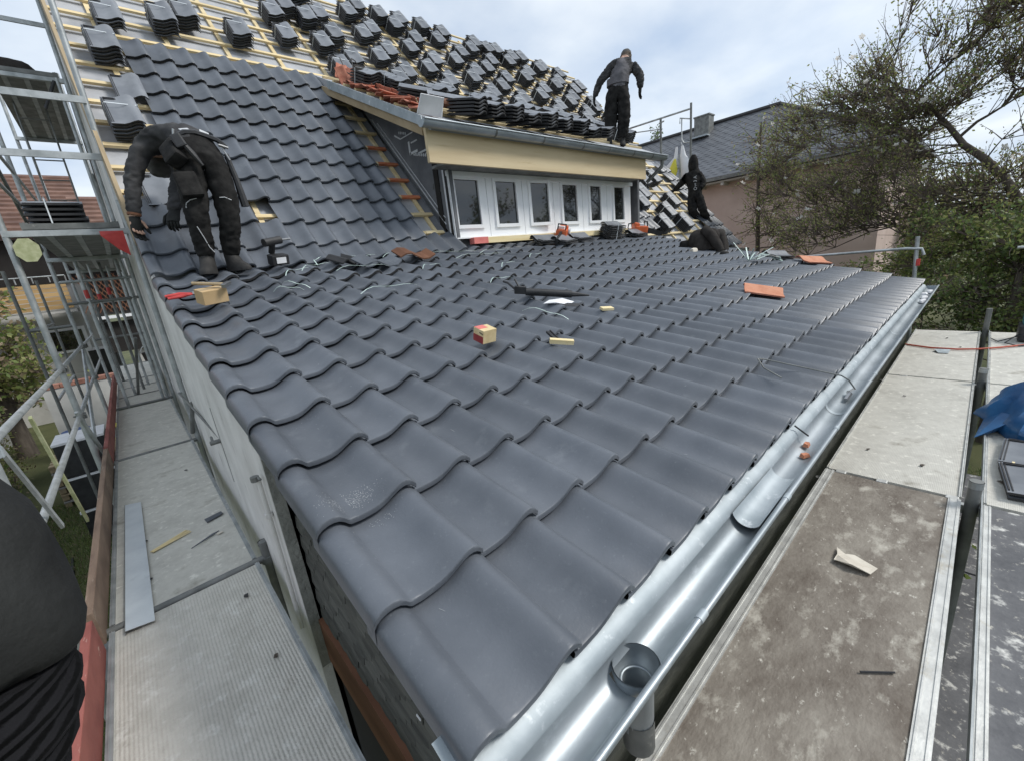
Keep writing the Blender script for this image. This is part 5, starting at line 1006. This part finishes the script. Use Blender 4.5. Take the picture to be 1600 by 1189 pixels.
# hooded worker right of the dormer
J3 = {'pel': (10.672, 4.479, 1.87), 'lhip': (10.642, 4.547, 1.80), 'rhip': (10.702, 4.41, 1.79), 'lkn': (10.577, 4.496, 1.486), 'rkn': (10.673, 4.277, 1.476), 'lan': (10.755, 4.44, 1.32), 'ran': (10.841, 4.241, 1.30), 'sp1': (10.684, 4.501, 2.012), 'sp2': (10.698, 4.518, 2.174), 'sp3': (10.703, 4.532, 2.31), 'neck': (10.708, 4.545, 2.44), 'head': (10.704, 4.554, 2.58), 'head2': (10.699, 4.541, 2.70), 'lsh': (10.645, 4.665, 2.326), 'lel': (10.622, 4.844, 2.171), 'lwr': (10.608, 5.0, 2.065), 'rsh': (10.76, 4.403, 2.286), 'rel': (10.734, 4.31, 2.108), 'rwr': (10.618, 4.345, 1.979)}
R3 = dict(RAD); R3.update(pel=.16, sp1=.155, sp2=.165, sp3=.14, lhip=.12, rhip=.12, lkn=.088, rkn=.078, lan=.065, ran=.065, neck=.085, head=.105, head2=.07, lel=.06, rel=.06, lwr=.048, rwr=.048, lsh=.085, rsh=.085)
w3 = person('worker in black hooded top with white back print beside the salmon house', J3, EDG, R3, dict(ZON, neck=0, head=0, head2=0), ['cloth_dark', 'cloth_dark', 'cloth_dark', 'cloth_dark'], (10.75, 4.3, 1.3))
boot(w3, J3['lan'], (.9, .4, 0), .85); boot(w3, J3['ran'], (.95, -.2, 0), .85)
hand(w3, J3['lwr'], (0, .8, -.4), (.3, 0, .8), 1., 'leather', .5); hand(w3, J3['rwr'], (-.3, .2, -.9), (.3, .5, 0), 1., 'leather', .5)
vb = V((.916, .40, 0)); lb = V((.40, -.916, 0))
for k, ch in enumerate(['A', '3', 'S', 'O']):
    p = V((10.692, 4.50, 2.255 - k * .085)) - vb * .195 + lb * .012
    txt('back_print', ch, .10, fm(p, lb, (0, 0, 1), -vb) @ Matrix.Rotation(math.pi / 2 if k in (0, 1) else 0, 4, 'Z'), 'reflect', w3, .002)
c = MB(); c.loft([((10.70, 4.55, 2.45), (.05, -.09, 0), (.10, .05, 0)), ((10.70, 4.55, 2.56), (.055, -.105, 0), (.12, .055, 0)), ((10.69, 4.545, 2.68), (.05, -.09, 0), (.10, .05, 0)), ((10.67, 4.53, 2.775), (.02, -.04, 0), (.05, .02, 0))], 14); c.build('hood', 'cloth_dark', w3, smooth=True)
# the photographer's own gloved hand at the lower left, body standing behind the camera
pw = V((-.352, -.325, .700)); fd = V((-.06, .10, .19)).normalized()
J4 = {'pel': (-.40, -.86, .18), 'lhip': (-.49, -.86, .12), 'rhip': (-.31, -.86, .12), 'lkn': (-.50, -.84, -.28), 'rkn': (-.30, -.84, -.28), 'lan': (-.50, -.87, -.60), 'ran': (-.30, -.87, -.60), 'sp1': (-.40, -.87, .34), 'sp2': (-.40, -.88, .52), 'sp3': (-.40, -.88, .66), 'neck': (-.40, -.87, .80), 'head': (-.40, -.86, .90), 'head2': (-.40, -.86, 1.0), 'lsh': (-.58, -.86, .66), 'lel': (-.55, -.60, .33), 'lwr': (-0.359, -0.298, 0.549), 'rsh': (-.22, -.86, .66), 'rel': (-.10, -.84, .42), 'rwr': (-.14, -.70, .58)}
R4 = dict(RAD); R4.update(lwr=.030, lel=.046, lsh=.07, rsh=.07)
w4 = person('photographer in dark clothes whose dark glove and knit cuff intrude at the lower left edge', J4, EDG, R4, dict(ZON, lwr=0), ['cloth_dark', 'cloth_dark', 'skin', 'hair'], (-.4, -.86, DZ))
boot(w4, J4['lan'], (0, 1, 0), .9); boot(w4, J4['ran'], (0, 1, 0), .9)
gx = V((.729, -.676, -.106)); gu = V((.261, .131, .956)); gyv = gu.cross(gx); G0 = V((-0.3190, -0.2670, 0.7239))
c = MB(); c.tube([G0 + gu * (-.20 + .004 * k) for k in range(47)], [.041 + .0014 * math.sin(k * 2.1) + .002 * math.sin(k * .35) + .004 * k / 46 for k in range(47)], 28); c.build('knit_cuff', 'knit', w4, smooth=True, angle=80)
from mathutils import noise as nz
c = MB(); sec = [(-.014, 0, .047, .042), (-.010, 0, .050, .045), (-.002, .0, .050, .045), (.008, -.002, .048, .044), (.018, -.005, .046, .043), (.028, -.009, .044, .041), (.038, -.013, .041, .039), (.048, -.018, .037, .035), (.058, -.024, .032, .031), (.068, -.031, .024, .024), (.074, -.036, .015, .016), (.078, -.039, .006, .008)]
c.loft([(G0 + gu * h + gx * ox, gx * a, gyv * b_) for h, ox, a, b_ in sec], 40)
c.v = [tuple(V(p) + (V(p) - G0).normalized() * (.0045 * nz.noise(V(p) * 38) - .004 * abs(nz.noise(V(p) * 75)))) for p in c.v]
for k in range(4): a = G0 + gx * (-.035 - .012 * k) + gyv * (.02 - .012 * k) + gu * .03; c.tube([a, a + gu * .04 - gx * .02, a + gu * .055 - gx * .05, a + gu * .04 - gx * .07], [.014, .0135, .012, .009], 10)
a = G0 + gx * -.02 - gyv * .03; c.tube([a, a + gu * .03 - gyv * .012 - gx * .01, a + gu * .05 - gx * .03], [.016, .014, .010], 10)
c.build('glove', 'leather', w4, smooth=True, angle=70)

# ------------------------------------------------------------------ trees
def leaves(pts, size, rng, flat=.0):
    n = len(pts); a = rng.normal(size=(n, 3)); a /= np.linalg.norm(a, axis=1)[:, None]; b_ = rng.normal(size=(n, 3)); b_ -= a * (a * b_).sum(1)[:, None]; b_ /= np.linalg.norm(b_, axis=1)[:, None]
    s = size * rng.uniform(.6, 1.4, n)[:, None]; P = np.asarray(pts)
    v = np.stack([P, P + a * s * .5 + b_ * s * .28, P + a * s, P + a * s * .5 - b_ * s * .28], 1).reshape(-1, 3)
    return v, np.arange(4 * n).reshape(-1, 4)
def tree(name, label, trunk, blobs, nl, nt_, lf, size, mats, mix, loc, group=None, limb_r=.030, twl=(.35, .85), blossom=0, tw_mat='twig', seed=1, up=.5, lpos=.25):
    rr = random.Random(seed); rng = np.random.default_rng(seed)
    t = thing(name, label, 'tree', loc, world=True, group=group)
    tr = [V(p[:3]) for p in trunk]; c = MB(); c.tube(tr, [p[3] for p in trunk], 10); tk = c.build('trunk', 'bark', t, smooth=True)
    nodes = []
    for i in range(len(tr) - 1):
        for q in range(6): nodes.append(tr[i].lerp(tr[i + 1], q / 6))
    nodes = nodes[len(nodes) // 3:] + [tr[-1]]
    br = MB(); tw = MB(); lp = []; ends = []
    wts = [b_[1][0] * b_[1][1] * b_[1][2] for b_ in blobs]
    def rp():
        b_ = rr.choices(blobs, wts)[0]
        while True:
            q = V((rr.uniform(-1, 1), rr.uniform(-1, 1), rr.uniform(-1, 1)))
            if q.length < 1: return V((b_[0][0] + q.x * b_[1][0], b_[0][1] + q.y * b_[1][1], b_[0][2] + q.z * b_[1][2]))
    paths = []
    for i in range(nl):
        T = rp(); src = nodes
        if paths and rr.random() < .55: src = nodes + [p for pa in paths[:14] for p in pa[1:4]]
        s = min(src, key=lambda q: (q - T).length + max(0, q.z - T.z) * .8)
        pa = []
        for k in range(7):
            q = k / 6; p = s.lerp(T, q); p.z += .18 * math.sin(q * math.pi) * (T - s).length * .25
            if 0 < k: p += V((rr.gauss(0, .06), rr.gauss(0, .06), rr.gauss(0, .05)))
            pa.append(p)
        r0 = limb_r * (1.0 if i < 14 else .45); br.tube(pa, [r0 * (1 - .85 * k / 6) for k in range(7)], 5, cap=False); paths.append(pa)
    for i in range(nt_):
        pa = rr.choice(paths); k = rr.choice([2, 3, 4, 5, 6, 6]); s = pa[k].copy()
        d = (pa[min(k + 1, 6)] - pa[k - 1]).normalized() + V((rr.gauss(0, .7), rr.gauss(0, .7), rr.gauss(0, .5) + up)); d.normalize(); L = rr.uniform(*twl)
        pts = [s]
        for q in range(3): pts.append(pts[-1] + d * L / 3); d = (d + V((rr.gauss(0, .22), rr.gauss(0, .22), rr.gauss(0, .15) + .06))).normalized()
        tw.tube(pts, [.010, .007, .005, .003], 3, cap=False)
        for q in range(lf):
            u_ = lpos + (1 - lpos) * rr.random(); m_ = min(2, int(u_ * 3)); p = pts[m_].lerp(pts[m_ + 1], u_ * 3 - m_); lp.append((p.x + rr.gauss(0, .05), p.y + rr.gauss(0, .05), p.z + rr.gauss(0, .05)))
        ends.append(pts[-1])
    br.build('limbs', 'bark', t, smooth=True); tw.build('twigs', tw_mat, t)
    v, q = leaves(lp, size, rng); mi = rng.choice(len(mats), len(q), p=mix)
    cr = fast('crown', v, q, mats, mi, parent=t)
    if blossom:
        bm_ = MB()
        for k in range(7):
            a = k * 2 * math.pi / 7 + .2; dd = V((math.cos(a), math.sin(a), .35 + .3 * (k % 2))); sdv = V((-math.sin(a), math.cos(a), 0)); L = .055
            bm_.add([V((0, 0, 0)), dd * L * .55 + sdv * .018, dd * L + V((0, 0, -.006)), dd * L * .55 - sdv * .018], [(0, 1, 2, 3)])
        me = bpy.data.meshes.new('blossom'); me.from_pydata(bm_.v, [], bm_.f); me.materials.append(MT['petal'])
        for k in range(blossom):
            p = rr.choice(ends); link('blossom', me, t, Matrix.Translation(p) @ Matrix.Rotation(rr.uniform(-.9, .9), 4, 'X') @ Matrix.Rotation(rr.uniform(-.9, .9), 4, 'Y') @ Matrix.Scale(rr.uniform(.8, 1.5), 4))
    return t
tree('magnolia_tree', 'sprawling magnolia with white blossoms and young olive leaves at the right', [(12.0, -1.25, GZ, .15), (12.0, -1.1, -.6, .125), (12.0, -.86, .70, .085), (11.95, -.60, 1.2, .07), (12.0, -.27, 1.67, .062), (12.08, .05, 2.0, .052), (12.0, .31, 2.40, .042), (12.0, .83, 3.10, .022)],
     [((11.8, 1.9, 2.1), (1.3, 1.5, 1.3)), ((12, 1.3, 3.2), (1.2, 1.4, .9)), ((12, -.3, 2.9), (1.2, 1.2, 1.2)), ((11.6, 1.5, .8), (1.3, 1.7, .7)), ((11.8, -.4, .9), (1.2, 1.2, .9)), ((12.2, -.9, 3.6), (1, .9, .9)), ((12.2, 2.6, 1.5), (1, .9, 1.2)), ((12.4, 2.9, 2.5), (.9, .7, .9)), ((12.0, 2.7, .7), (.9, .9, .7)), ((11.6, .3, .3), (1.2, 1.3, .6)), ((12.2, -.5, 4.5), (.9, .9, .7)), ((12.2, .6, 4.2), (.9, .9, .6)), ((12.2, -1.4, 4.4), (.9, .8, .8))],
     120, 3300, 9, .052, ['leaf', 'leaf_brown', 'leaf_green'], [.52, .22, .26], (12, -1.25, GZ), blossom=150, seed=5, up=.9, twl=(.4, 1.0))
tree('garden_tree', 'slim young tree with sparse green leaves in front of the salmon wall', [(13.3, 3.9, GZ, .07), (13.3, 3.88, .4, .06), (13.3, 3.95, 2.2, .045), (13.3, 3.95, 3.6, .02)],
     [((13.3, 3.6, 2.6), (.6, .8, 1.0)), ((13.2, 3.3, 1.6), (.7, .9, 1.0)), ((13.3, 4.0, 3.3), (.4, .5, .6)), ((13.0, 3.0, .7), (.7, .9, .7))], 34, 420, 7, .062, ['leaf', 'leaf_green', 'leaf_brown'], [.4, .35, .25], (13.3, 3.9, GZ), limb_r=.02, seed=9, blossom=8, up=.3)
tree('shrub', 'dark evergreen shrub filling the space behind the far decks', [(10.2, -.9, GZ, .10), (10.2, -.9, -1.4, .08), (10.2, -.9, -.2, .04)],
     [((10.3, -.8, -.5), (1.0, 1.3, .9)), ((10.3, -1.7, .3), (.9, 1.0, .9)), ((10.0, .2, -1.1), (.8, .9, .8)), ((10.6, -.6, .4), (.9, 1.0, .6))], 55, 1300, 14, .062, ['leaf_dark', 'leaf_green', 'leaf'], [.35, .4, .25], (10.2, -.9, GZ), limb_r=.025, seed=12, twl=(.25, .5))
tree('shrub', 'bright green bush at the right picture edge behind the dark shrub', [(13.5, -3.2, GZ, .12), (13.5, -3.2, -.8, .09), (13.5, -3.0, 1.2, .05)],
     [((13.8, -2.6, .4), (1.2, 1.8, 1.3)), ((13.6, -2.8, 1.8), (1.1, 1.6, 1.0)), ((14.0, -.8, -.2), (1.2, 1.8, 1.3)), ((14.2, .8, -.4), (1, 1.2, 1.1))], 70, 1700, 14, .075, ['leaf_green', 'leaf', 'leaf_dark'], [.5, .25, .25], (13.5, -3.2, GZ), limb_r=.03, seed=15, twl=(.3, .6))
tree('shrub', 'low green bush growing below the end of the gutter', [(9.3, .9, GZ, .07), (9.3, .9, -1.8, .05), (9.3, .9, -.9, .02)],
     [((9.3, .9, -1.0), (.9, 1.1, .8)), ((9.6, 2.0, -.9), (.9, 1.0, .9))], 26, 420, 12, .06, ['leaf_green', 'leaf_dark', 'leaf_brown'], [.4, .4, .2], (9.3, .9, GZ), limb_r=.02, seed=18, twl=(.25, .5))
tree('shrub', 'green undergrowth below the gap between gutter and right decks', [(4.0, -.2, GZ, .04), (4.0, -.2, -2.4, .03), (4.0, -.2, -2.0, .02)],
     [((4.2, -.1, -2.2), (2.0, .5, .5)), ((2.6, -.2, -2.4), (1.2, .5, .4))], 26, 300, 10, .06, ['leaf_dark', 'leaf_green', 'leaf_brown'], [.4, .3, .3], (4, -.2, GZ), limb_r=.015, seed=21, twl=(.2, .4))
def far_tree(name, label, p, h, r, mats, mix, seed, group=None):
    return tree(name, label, [(p[0], p[1], GZ, .22), (p[0], p[1], GZ + h * .4, .16), (p[0], p[1], GZ + h * .8, .06)], [((p[0], p[1], GZ + h * .55), (r, r, h * .32)), ((p[0] + .3, p[1], GZ + h * .8), (r * .7, r * .7, h * .2))], 40, 700, 10, .14, mats, mix, (p[0], p[1], GZ), limb_r=.05, seed=seed, twl=(.5, 1.1), group=group)
far_tree('garden_tree', 'tall garden tree far behind the magnolia at the right edge', (24, -4.5), 8.0, 2.6, ['leaf', 'leaf_green', 'leaf_brown'], [.4, .3, .3], 31)
far_tree('garden_tree', 'garden tree behind the salmon house corner among the magnolia branches', (23, 1.5), 6.0, 2.2, ['leaf', 'leaf_dark', 'leaf_brown'], [.4, .3, .3], 33)
far_tree('conifer', 'dark conifer tip showing behind the worker on the dormer', (25, 13.6), 10.0, 1.1, ['leaf_dark', 'leaf_dark'], [.5, .5], 35)
far_tree('garden_tree', 'garden tree opposite the dormer, mirrored darkly in its window panes', (7.5, -7.5), 7.5, 2.2, ['leaf', 'leaf_brown', 'leaf_green'], [.4, .4, .2], 37); far_tree('garden_tree', 'second garden tree mirrored in the right-hand window panes', (13.5, -6.5), 7.0, 2.2, ['leaf', 'leaf_brown', 'leaf_green'], [.4, .4, .2], 39)

# ------------------------------------------------------------------ the salmon house on the right
PH = thing('neighbour_house', 'salmon rendered house with dark tiled roof and clad chimney on the right', 'building', (20, 7, GZ), world=True)
XE, ZE, XG, ZG = 16.5, 2.90, 20.6, 5.52
YN, YF = 1.2, 13.5
b = MB(); b.prism([(XE + .5, GZ), (26, GZ), (26, ZE - .15), (XE + .5, ZE - .15)], 1, YN + .6, YF - .3)
PW = b.build('wall', 'pink', PH)
b = MB(); YH = 5.7
A, Bp, Cp, Dp = V((XE, YN, ZE)), V((XE, YF, ZE)), V((XG, YF, ZG)), V((XG, YH, ZG)); E2 = V((2 * XG - XE, YN, ZE)); F2 = V((2 * XG - XE, YF, ZE))
dz = V((0, 0, -.12))
b.add([A, Bp, Cp, Dp, E2, F2] + [p + dz for p in (A, Bp, Cp, Dp, E2, F2)], [(0, 1, 2, 3), (3, 2, 5, 4), (0, 3, 4), (6, 9, 8, 7), (0, 6, 7, 1), (4, 10, 6, 0), (1, 7, 8, 2), (2, 8, 11, 5)])
PR = b.build('roof', 'slate_roof', PH)
slope = (Dp - V((XE, YH, ZE))); SLn = slope.length; sv = slope / SLn; nv_ = V((-sv.z, 0, sv.x))
ncs = 26
for k in range(ncs):                                  # courses of roof tiles
    s0_, s1_ = SLn * k / ncs, SLn * (k + 1) / ncs
    y0_ = YN + (YH - YN) * (k / ncs)
    c = MB(); p0 = V((XE, 0, ZE)) + sv * (s0_ - .02); p1 = V((XE, 0, ZE)) + sv * (s1_ + .03); n_ = int((YF - y0_) / .11); vs = []
    for j in range(n_ + 1):
        y = y0_ + (YF - y0_) * j / n_; wv = .005 * (1 + math.sin(j * math.pi * .66))
        vs += [V((p0.x, y, p0.z)) + nv_ * (.022 + wv), V((p1.x, y, p1.z)) + nv_ * (.018 + wv * .8), V((p0.x, y, p0.z)) + nv_ * .005]
    c.add(vs, [(3 * j, 3 * j + 1, 3 * j + 4, 3 * j + 3) for j in range(n_)] + [(3 * j + 2, 3 * j, 3 * j + 3, 3 * j + 5) for j in range(n_)]); c.build('tile_course', 'slate_roof', PR)
c = MB(); c.tube([V((XG, YH, ZG + .05)), V((XG, YF, ZG + .05))], .09, 8); c.tube([Dp + V((0, 0, .05)), A + V((0, 0, .06))], .07, 8); c.build('ridge', 'tile_dark', PR)
c = MB(); c.box((XE - .07, (YN + YF) / 2, ZE - .06), (.13, YF - YN, .12)); c.build('gutter', 'galv_dark', PH)
c = MB(); c.box((XE + .25, (YN + YF) / 2, ZE - .17), (.5, YF - YN - .6, .05)); c.build('soffit', 'white_wall', PH)
for k in range(14):
    c = MB(); c.box((XE + .28, YN + .9 + k * .82, ZE - .24), (.50, .11, .12)); c.build('rafter_end', 'white_wall', PH, bevel=.02)
c = MB(); c.box((20.0, 8.40, 5.15), (.5, .62, 1.3)); ch = c.build('chimney', 'galv_dark', PH); c = MB(); c.box((20.0, 8.40, 5.82), (.56, .68, .05)); c.build('chimney_cap', 'galv_dark', ch)
c = MB(); c.box((19.8, 8.40, 5.0), (.7, .75, .05)); c.build('chimney_flashing', 'zinc_dull', ch)
c = MB(); c.box((XE + .48, 9.4, 1.5), (.08, 1.0, 1.2)); wn_ = c.build('window', 'white', PH); c = MB(); c.box((XE + .43, 9.4, 1.5), (.02, .8, 1.0)); c.build('pane', 'glass', wn_)
# ------------------------------------------------------------------ things behind the left scaffold
def roofed(name, label, x0, x1, y0, y1, zw, zr, loc, wall='white_wall', roof='roof_brown', axis='x'):
    t = thing(name, label, 'building', loc, world=True)
    c = MB(); c.box(((x0 + x1) / 2, (y0 + y1) / 2, (GZ + zw) / 2), (x1 - x0, y1 - y0, zw - GZ)); c.build('wall', wall, t)
    ym = (y0 + y1) / 2; c = MB(); e = .5
    c.add([(x0 - e, y0 - e, zw - .2), (x1 + e, y0 - e, zw - .2), (x1 + e, ym, zr), (x0 - e, ym, zr), (x1 + e, y1 + e, zw - .2), (x0 - e, y1 + e, zw - .2)], [(0, 1, 2, 3), (3, 2, 4, 5), (0, 3, 5), (1, 4, 2)]); rf = c.build('roof', roof, t)
    n_ = 14
    for k in range(n_):
        a0, a1 = k / n_, (k + 1) / n_; ya, yb_ = y0 - e + (ym - y0 + e) * a0, y0 - e + (ym - y0 + e) * a1; za, zb_ = zw - .2 + (zr - zw + .2) * a0, zw - .2 + (zr - zw + .2) * a1
        c = MB(); c.add([(x0 - e, ya - .03, za + .09), (x1 + e, ya - .03, za + .09), (x1 + e, yb_, zb_ + .02), (x0 - e, yb_, zb_ + .02), (x0 - e, ya - .03, za), (x1 + e, ya - .03, za)], [(0, 1, 2, 3), (4, 5, 1, 0)]); c.build('tile_course', roof, rf)
    return t
h1 = roofed('neighbour_house', 'white house with brown tiled roof and wooden balcony behind the left scaffold', -9.0, -.9, 22.2, 30, 3.6, 6.2, (-5, 26, GZ))
c = MB(); c.box((-2.6, 21.6, .80), (2.4, .9, .10)); c.build('balcony_slab', 'white_wall', h1)
for k in range(6):
    c = MB(); c.box((-2.5, 21.12, .95 + k * .145), (2.1, .03, .125)); c.build('balcony_plank', 'balcony', h1)
for k in range(6):
    c = MB(); c.tube([(-3.4 + k * .4, 21.15, 1.8), (-3.4 + k * .4, 21.15, 2.0)], .02, 6); c.build('rail_post', 'galv', h1)
c = MB(); c.tube([(-3.5, 21.15, 2.0), (-1.4, 21.15, 2.0)], .025, 6); c.build('rail', 'galv', h1)
c = MB(); c.box((-2.2, 22.15, 2.55), (2.2, .12, 1.5)); c.build('window', 'dark_void', h1)
c = MB(); c.box((-2.0, 22.15, -.25), (1.1, .12, .9)); wq = c.build('window', 'white', h1); c = MB(); c.box((-2.0, 22.07, -.25), (.9, .03, .7)); c.build('pane', 'glass', wq)
h2 = roofed('neighbour_house', 'white house with dark lattice panel seen between the scaffold poles', -.2, 6, 20.6, 27, 2.4, 5.0, (3, 24, GZ))
c = MB(); c.box((-.35, 20.45, 1.25), (1.1, .06, 1.5)); lat = c.build('lattice_panel', 'dark_void', h2)
for k in range(9):
    for s in (-1, 1):
        c = MB(); c.box((-.35 + (k - 4) * .13, 20.40 + .02 * s, 1.25), (.028, .012, 1.5), Matrix.Rotation(.5 * s, 3, 'Y')); c.build('lattice_slat', 'brown', lat)
c = MB(); c.box((-.3, 20.35, .42), (1.5, .3, .10)); c.build('ledge', 'white', h2); c = MB(); c.box((-.2, 20.5, -.3), (1.5, .1, 1.1)); c.build('dark_opening', 'dark_void', h2)
for (x, z, w_, h_) in [(-5.0, 2.2, 1.2, 1.3), (-7.0, 2.2, 1.2, 1.3), (-4.6, -.6, 1.3, 1.3), (-6.8, -.6, 1.3, 1.3), (-1.3, -1.6, .8, 1.9)]:
    c = MB(); c.box((x, 22.16, z), (w_, .1, h_)); q_ = c.build('window', 'white', h1); c = MB(); c.box((x, 22.09, z), (w_ - .2, .03, h_ - .2)); c.build('pane', 'glass', q_)
for (x, z, w_, h_) in [(1.3, 1.2, 1.0, 1.2), (3.2, 1.2, 1.0, 1.2), (1.3, -1.4, 1.0, 1.3)]:
    c = MB(); c.box((x, 20.56, z), (w_, .1, h_)); q_ = c.build('window', 'white', h2); c = MB(); c.box((x, 20.49, z), (w_ - .2, .03, h_ - .2)); c.build('pane', 'glass', q_)
h3 = roofed('neighbour_house', 'house with reddish tiled roof partly hidden at the far left', -11, -3.9, 15.5, 20, 2.2, 3.9, (-7, 17, GZ), roof='red_tile')
# garden wall, boxes, bucket
t = thing('garden_wall', 'low white garden wall with brick course beyond the left deck', 'wall', (.0, 15.6, GZ), world=True)
c = MB(); c.box((-.2, 15.6, -2.1), (4.2, .3, 2.0)); c.build('wall_body', 'white_wall', t)
for k in range(14): c = MB(); c.box((-2.1 + k * .3, 15.6, -1.04), (.285, .34, .10)); c.build('brick', 'brick', t)
t = thing('bucket', 'black mortar bucket standing on the brick wall below the lattice', 'bucket', (.05, 15.6, -.99))
c = MB(); c.tube([(0, 0, 0), (0, 0, .40)], [.17, .22], 16, cap=False); c.tube([(0, 0, .01), (0, 0, .02)], .16, 16); c.build('bucket_body', 'black', t, smooth=True); c = MB(); c.tube([(.22 * math.cos(a), 0, .40 + .22 * math.sin(a)) for a in [q * math.pi / 10 for q in range(11)]], .012, 6); c.build('handle', 'galv', t, smooth=True)
for k in range(3):
    t = thing('insulation_pack', ['lowest', 'middle', 'topmost'][k] + ' of three black packs stacked beside the left scaffold', 'pack', (-1.34, 9.7, GZ + .62 * k), group='black packs stacked beside the left scaffold')
    c = MB(); c.box((0, 0, .30), (.62, .75, .58)); c.build('pack_body', 'black', t, bevel=.02); c = MB(); c.box((0, 0, .602), (.64, .77, .035)); c.build('pack_lid', 'foam', t)
for k, (x, y, z0, m_, lab) in enumerate([(-1.0, 14.0, GZ, 'yellow', 'bright yellow tub in the yard beyond the left deck'), (-1.9, 14.6, GZ, 'blue', 'blue barrel in the yard beyond the left deck')]):
    c = MB(); c.loft([((0, 0, 0), (.26, 0, 0), (0, .26, 0)), ((0, 0, .5), (.30, 0, 0), (0, .30, 0)), ((0, 0, 1.0), (.27, 0, 0), (0, .27, 0))], 14); put(c, 'barrel', m_, Matrix.Translation((x, y, z0)), lab, 'barrel', smooth=True)
for k in range(6):
    t = thing('pallet', 'wooden pallet in the pile in the yard left of the far deck', 'pallet', (-1.6, 12.2, GZ + k * .16), group='pallets piled in the yard')
    for q in range(5): c = MB(); c.box((0, -.45 + q * .22, .13), (1.1, .14, .03)); c.build('slat', 'pine_old' if k % 2 else 'paving', t)
    for q in range(3): c = MB(); c.box((-.5 + q * .5, 0, .06), (.1, 1.0, .10)); c.build('block', 'pine_old', t)
tree('hedge', 'clipped green-brown hedge at the far left edge', [(-3.4, 10, GZ, .1), (-3.4, 10, -2.4, .08), (-3.4, 10, -1.8, .04)], [((-3.3, 8.5, -2.2), (.7, 4.0, 1.0)), ((-3.6, 13.5, -2.1), (.8, 3.0, 1.0))], 70, 2200, 14, .075, ['leaf', 'leaf_brown', 'leaf_green'], [.45, .25, .3], (-3.4, 10, GZ), seed=41, limb_r=.03, twl=(.3, .6))
far_tree('garden_tree', 'leafy tree in front of the brown roofed house behind the scaffold', (-3.3, 17.5), 4.6, 1.2, ['leaf', 'leaf_green', 'leaf_brown'], [.4, .4, .2], 44)
far_tree('garden_tree', 'tree in front of the far left houses behind the scaffold', (-5.2, 19), 5.4, 1.5, ['leaf', 'leaf_green', 'leaf_brown'], [.4, .4, .2], 43)
c = MB(); c.tube([(-1.55, 3.2, GZ + .02), (-1.5, 5, GZ + .02), (-1.75, 7, GZ + .02), (-1.9, 9, GZ + .02)], .02, 6); put(c, 'garden_hose', 'black', Matrix.Identity(4), 'thin black cable trailing over the lawn below the left scaffold', 'cable', smooth=True)
c = MB(); c.box((0, 0, .3), (.5, .9, .6)); c.box((0, 0, .62), (.54, .94, .04)); put(c, 'grey_crate', 'galv_dark', Matrix.Translation((-1.02, 4.6, GZ)), 'grey crate on the lawn tucked under the left scaffold', 'crate')
n_ = 42000; gp = np.stack([RNG.uniform(-3.2, -.6, n_), RNG.uniform(.6, 12, n_) , np.full(n_, GZ)], 1); k_ = 9000
gp[-k_:] = np.stack([RNG.uniform(.3, 9, k_), RNG.uniform(-2.2, .05, k_), np.full(k_, GZ)], 1)
an = RNG.uniform(0, 6.28, n_); hh = RNG.uniform(.03, .085, n_); wd_ = .006; sd_ = np.stack([np.cos(an), np.sin(an), np.zeros(n_)], 1) * wd_; tp = gp + np.stack([RNG.normal(0, .025, n_), RNG.normal(0, .025, n_), hh], 1)
gv = np.stack([gp - sd_, gp + sd_, tp + sd_ * .3, tp - sd_ * .3], 1).reshape(-1, 3); go = fast('grass', gv, np.arange(4 * n_).reshape(-1, 4), ['leaf_green', 'leaf_dark', 'leaf_brown'], RNG.choice(3, n_, p=[.45, .4, .15])); go['kind'] = 'stuff'; go['label'] = 'grass blades of the lawn below the scaffolds'
for o in bpy.data.objects:
    for q in ('_world', '_b'):
        if q in o: del o[q]
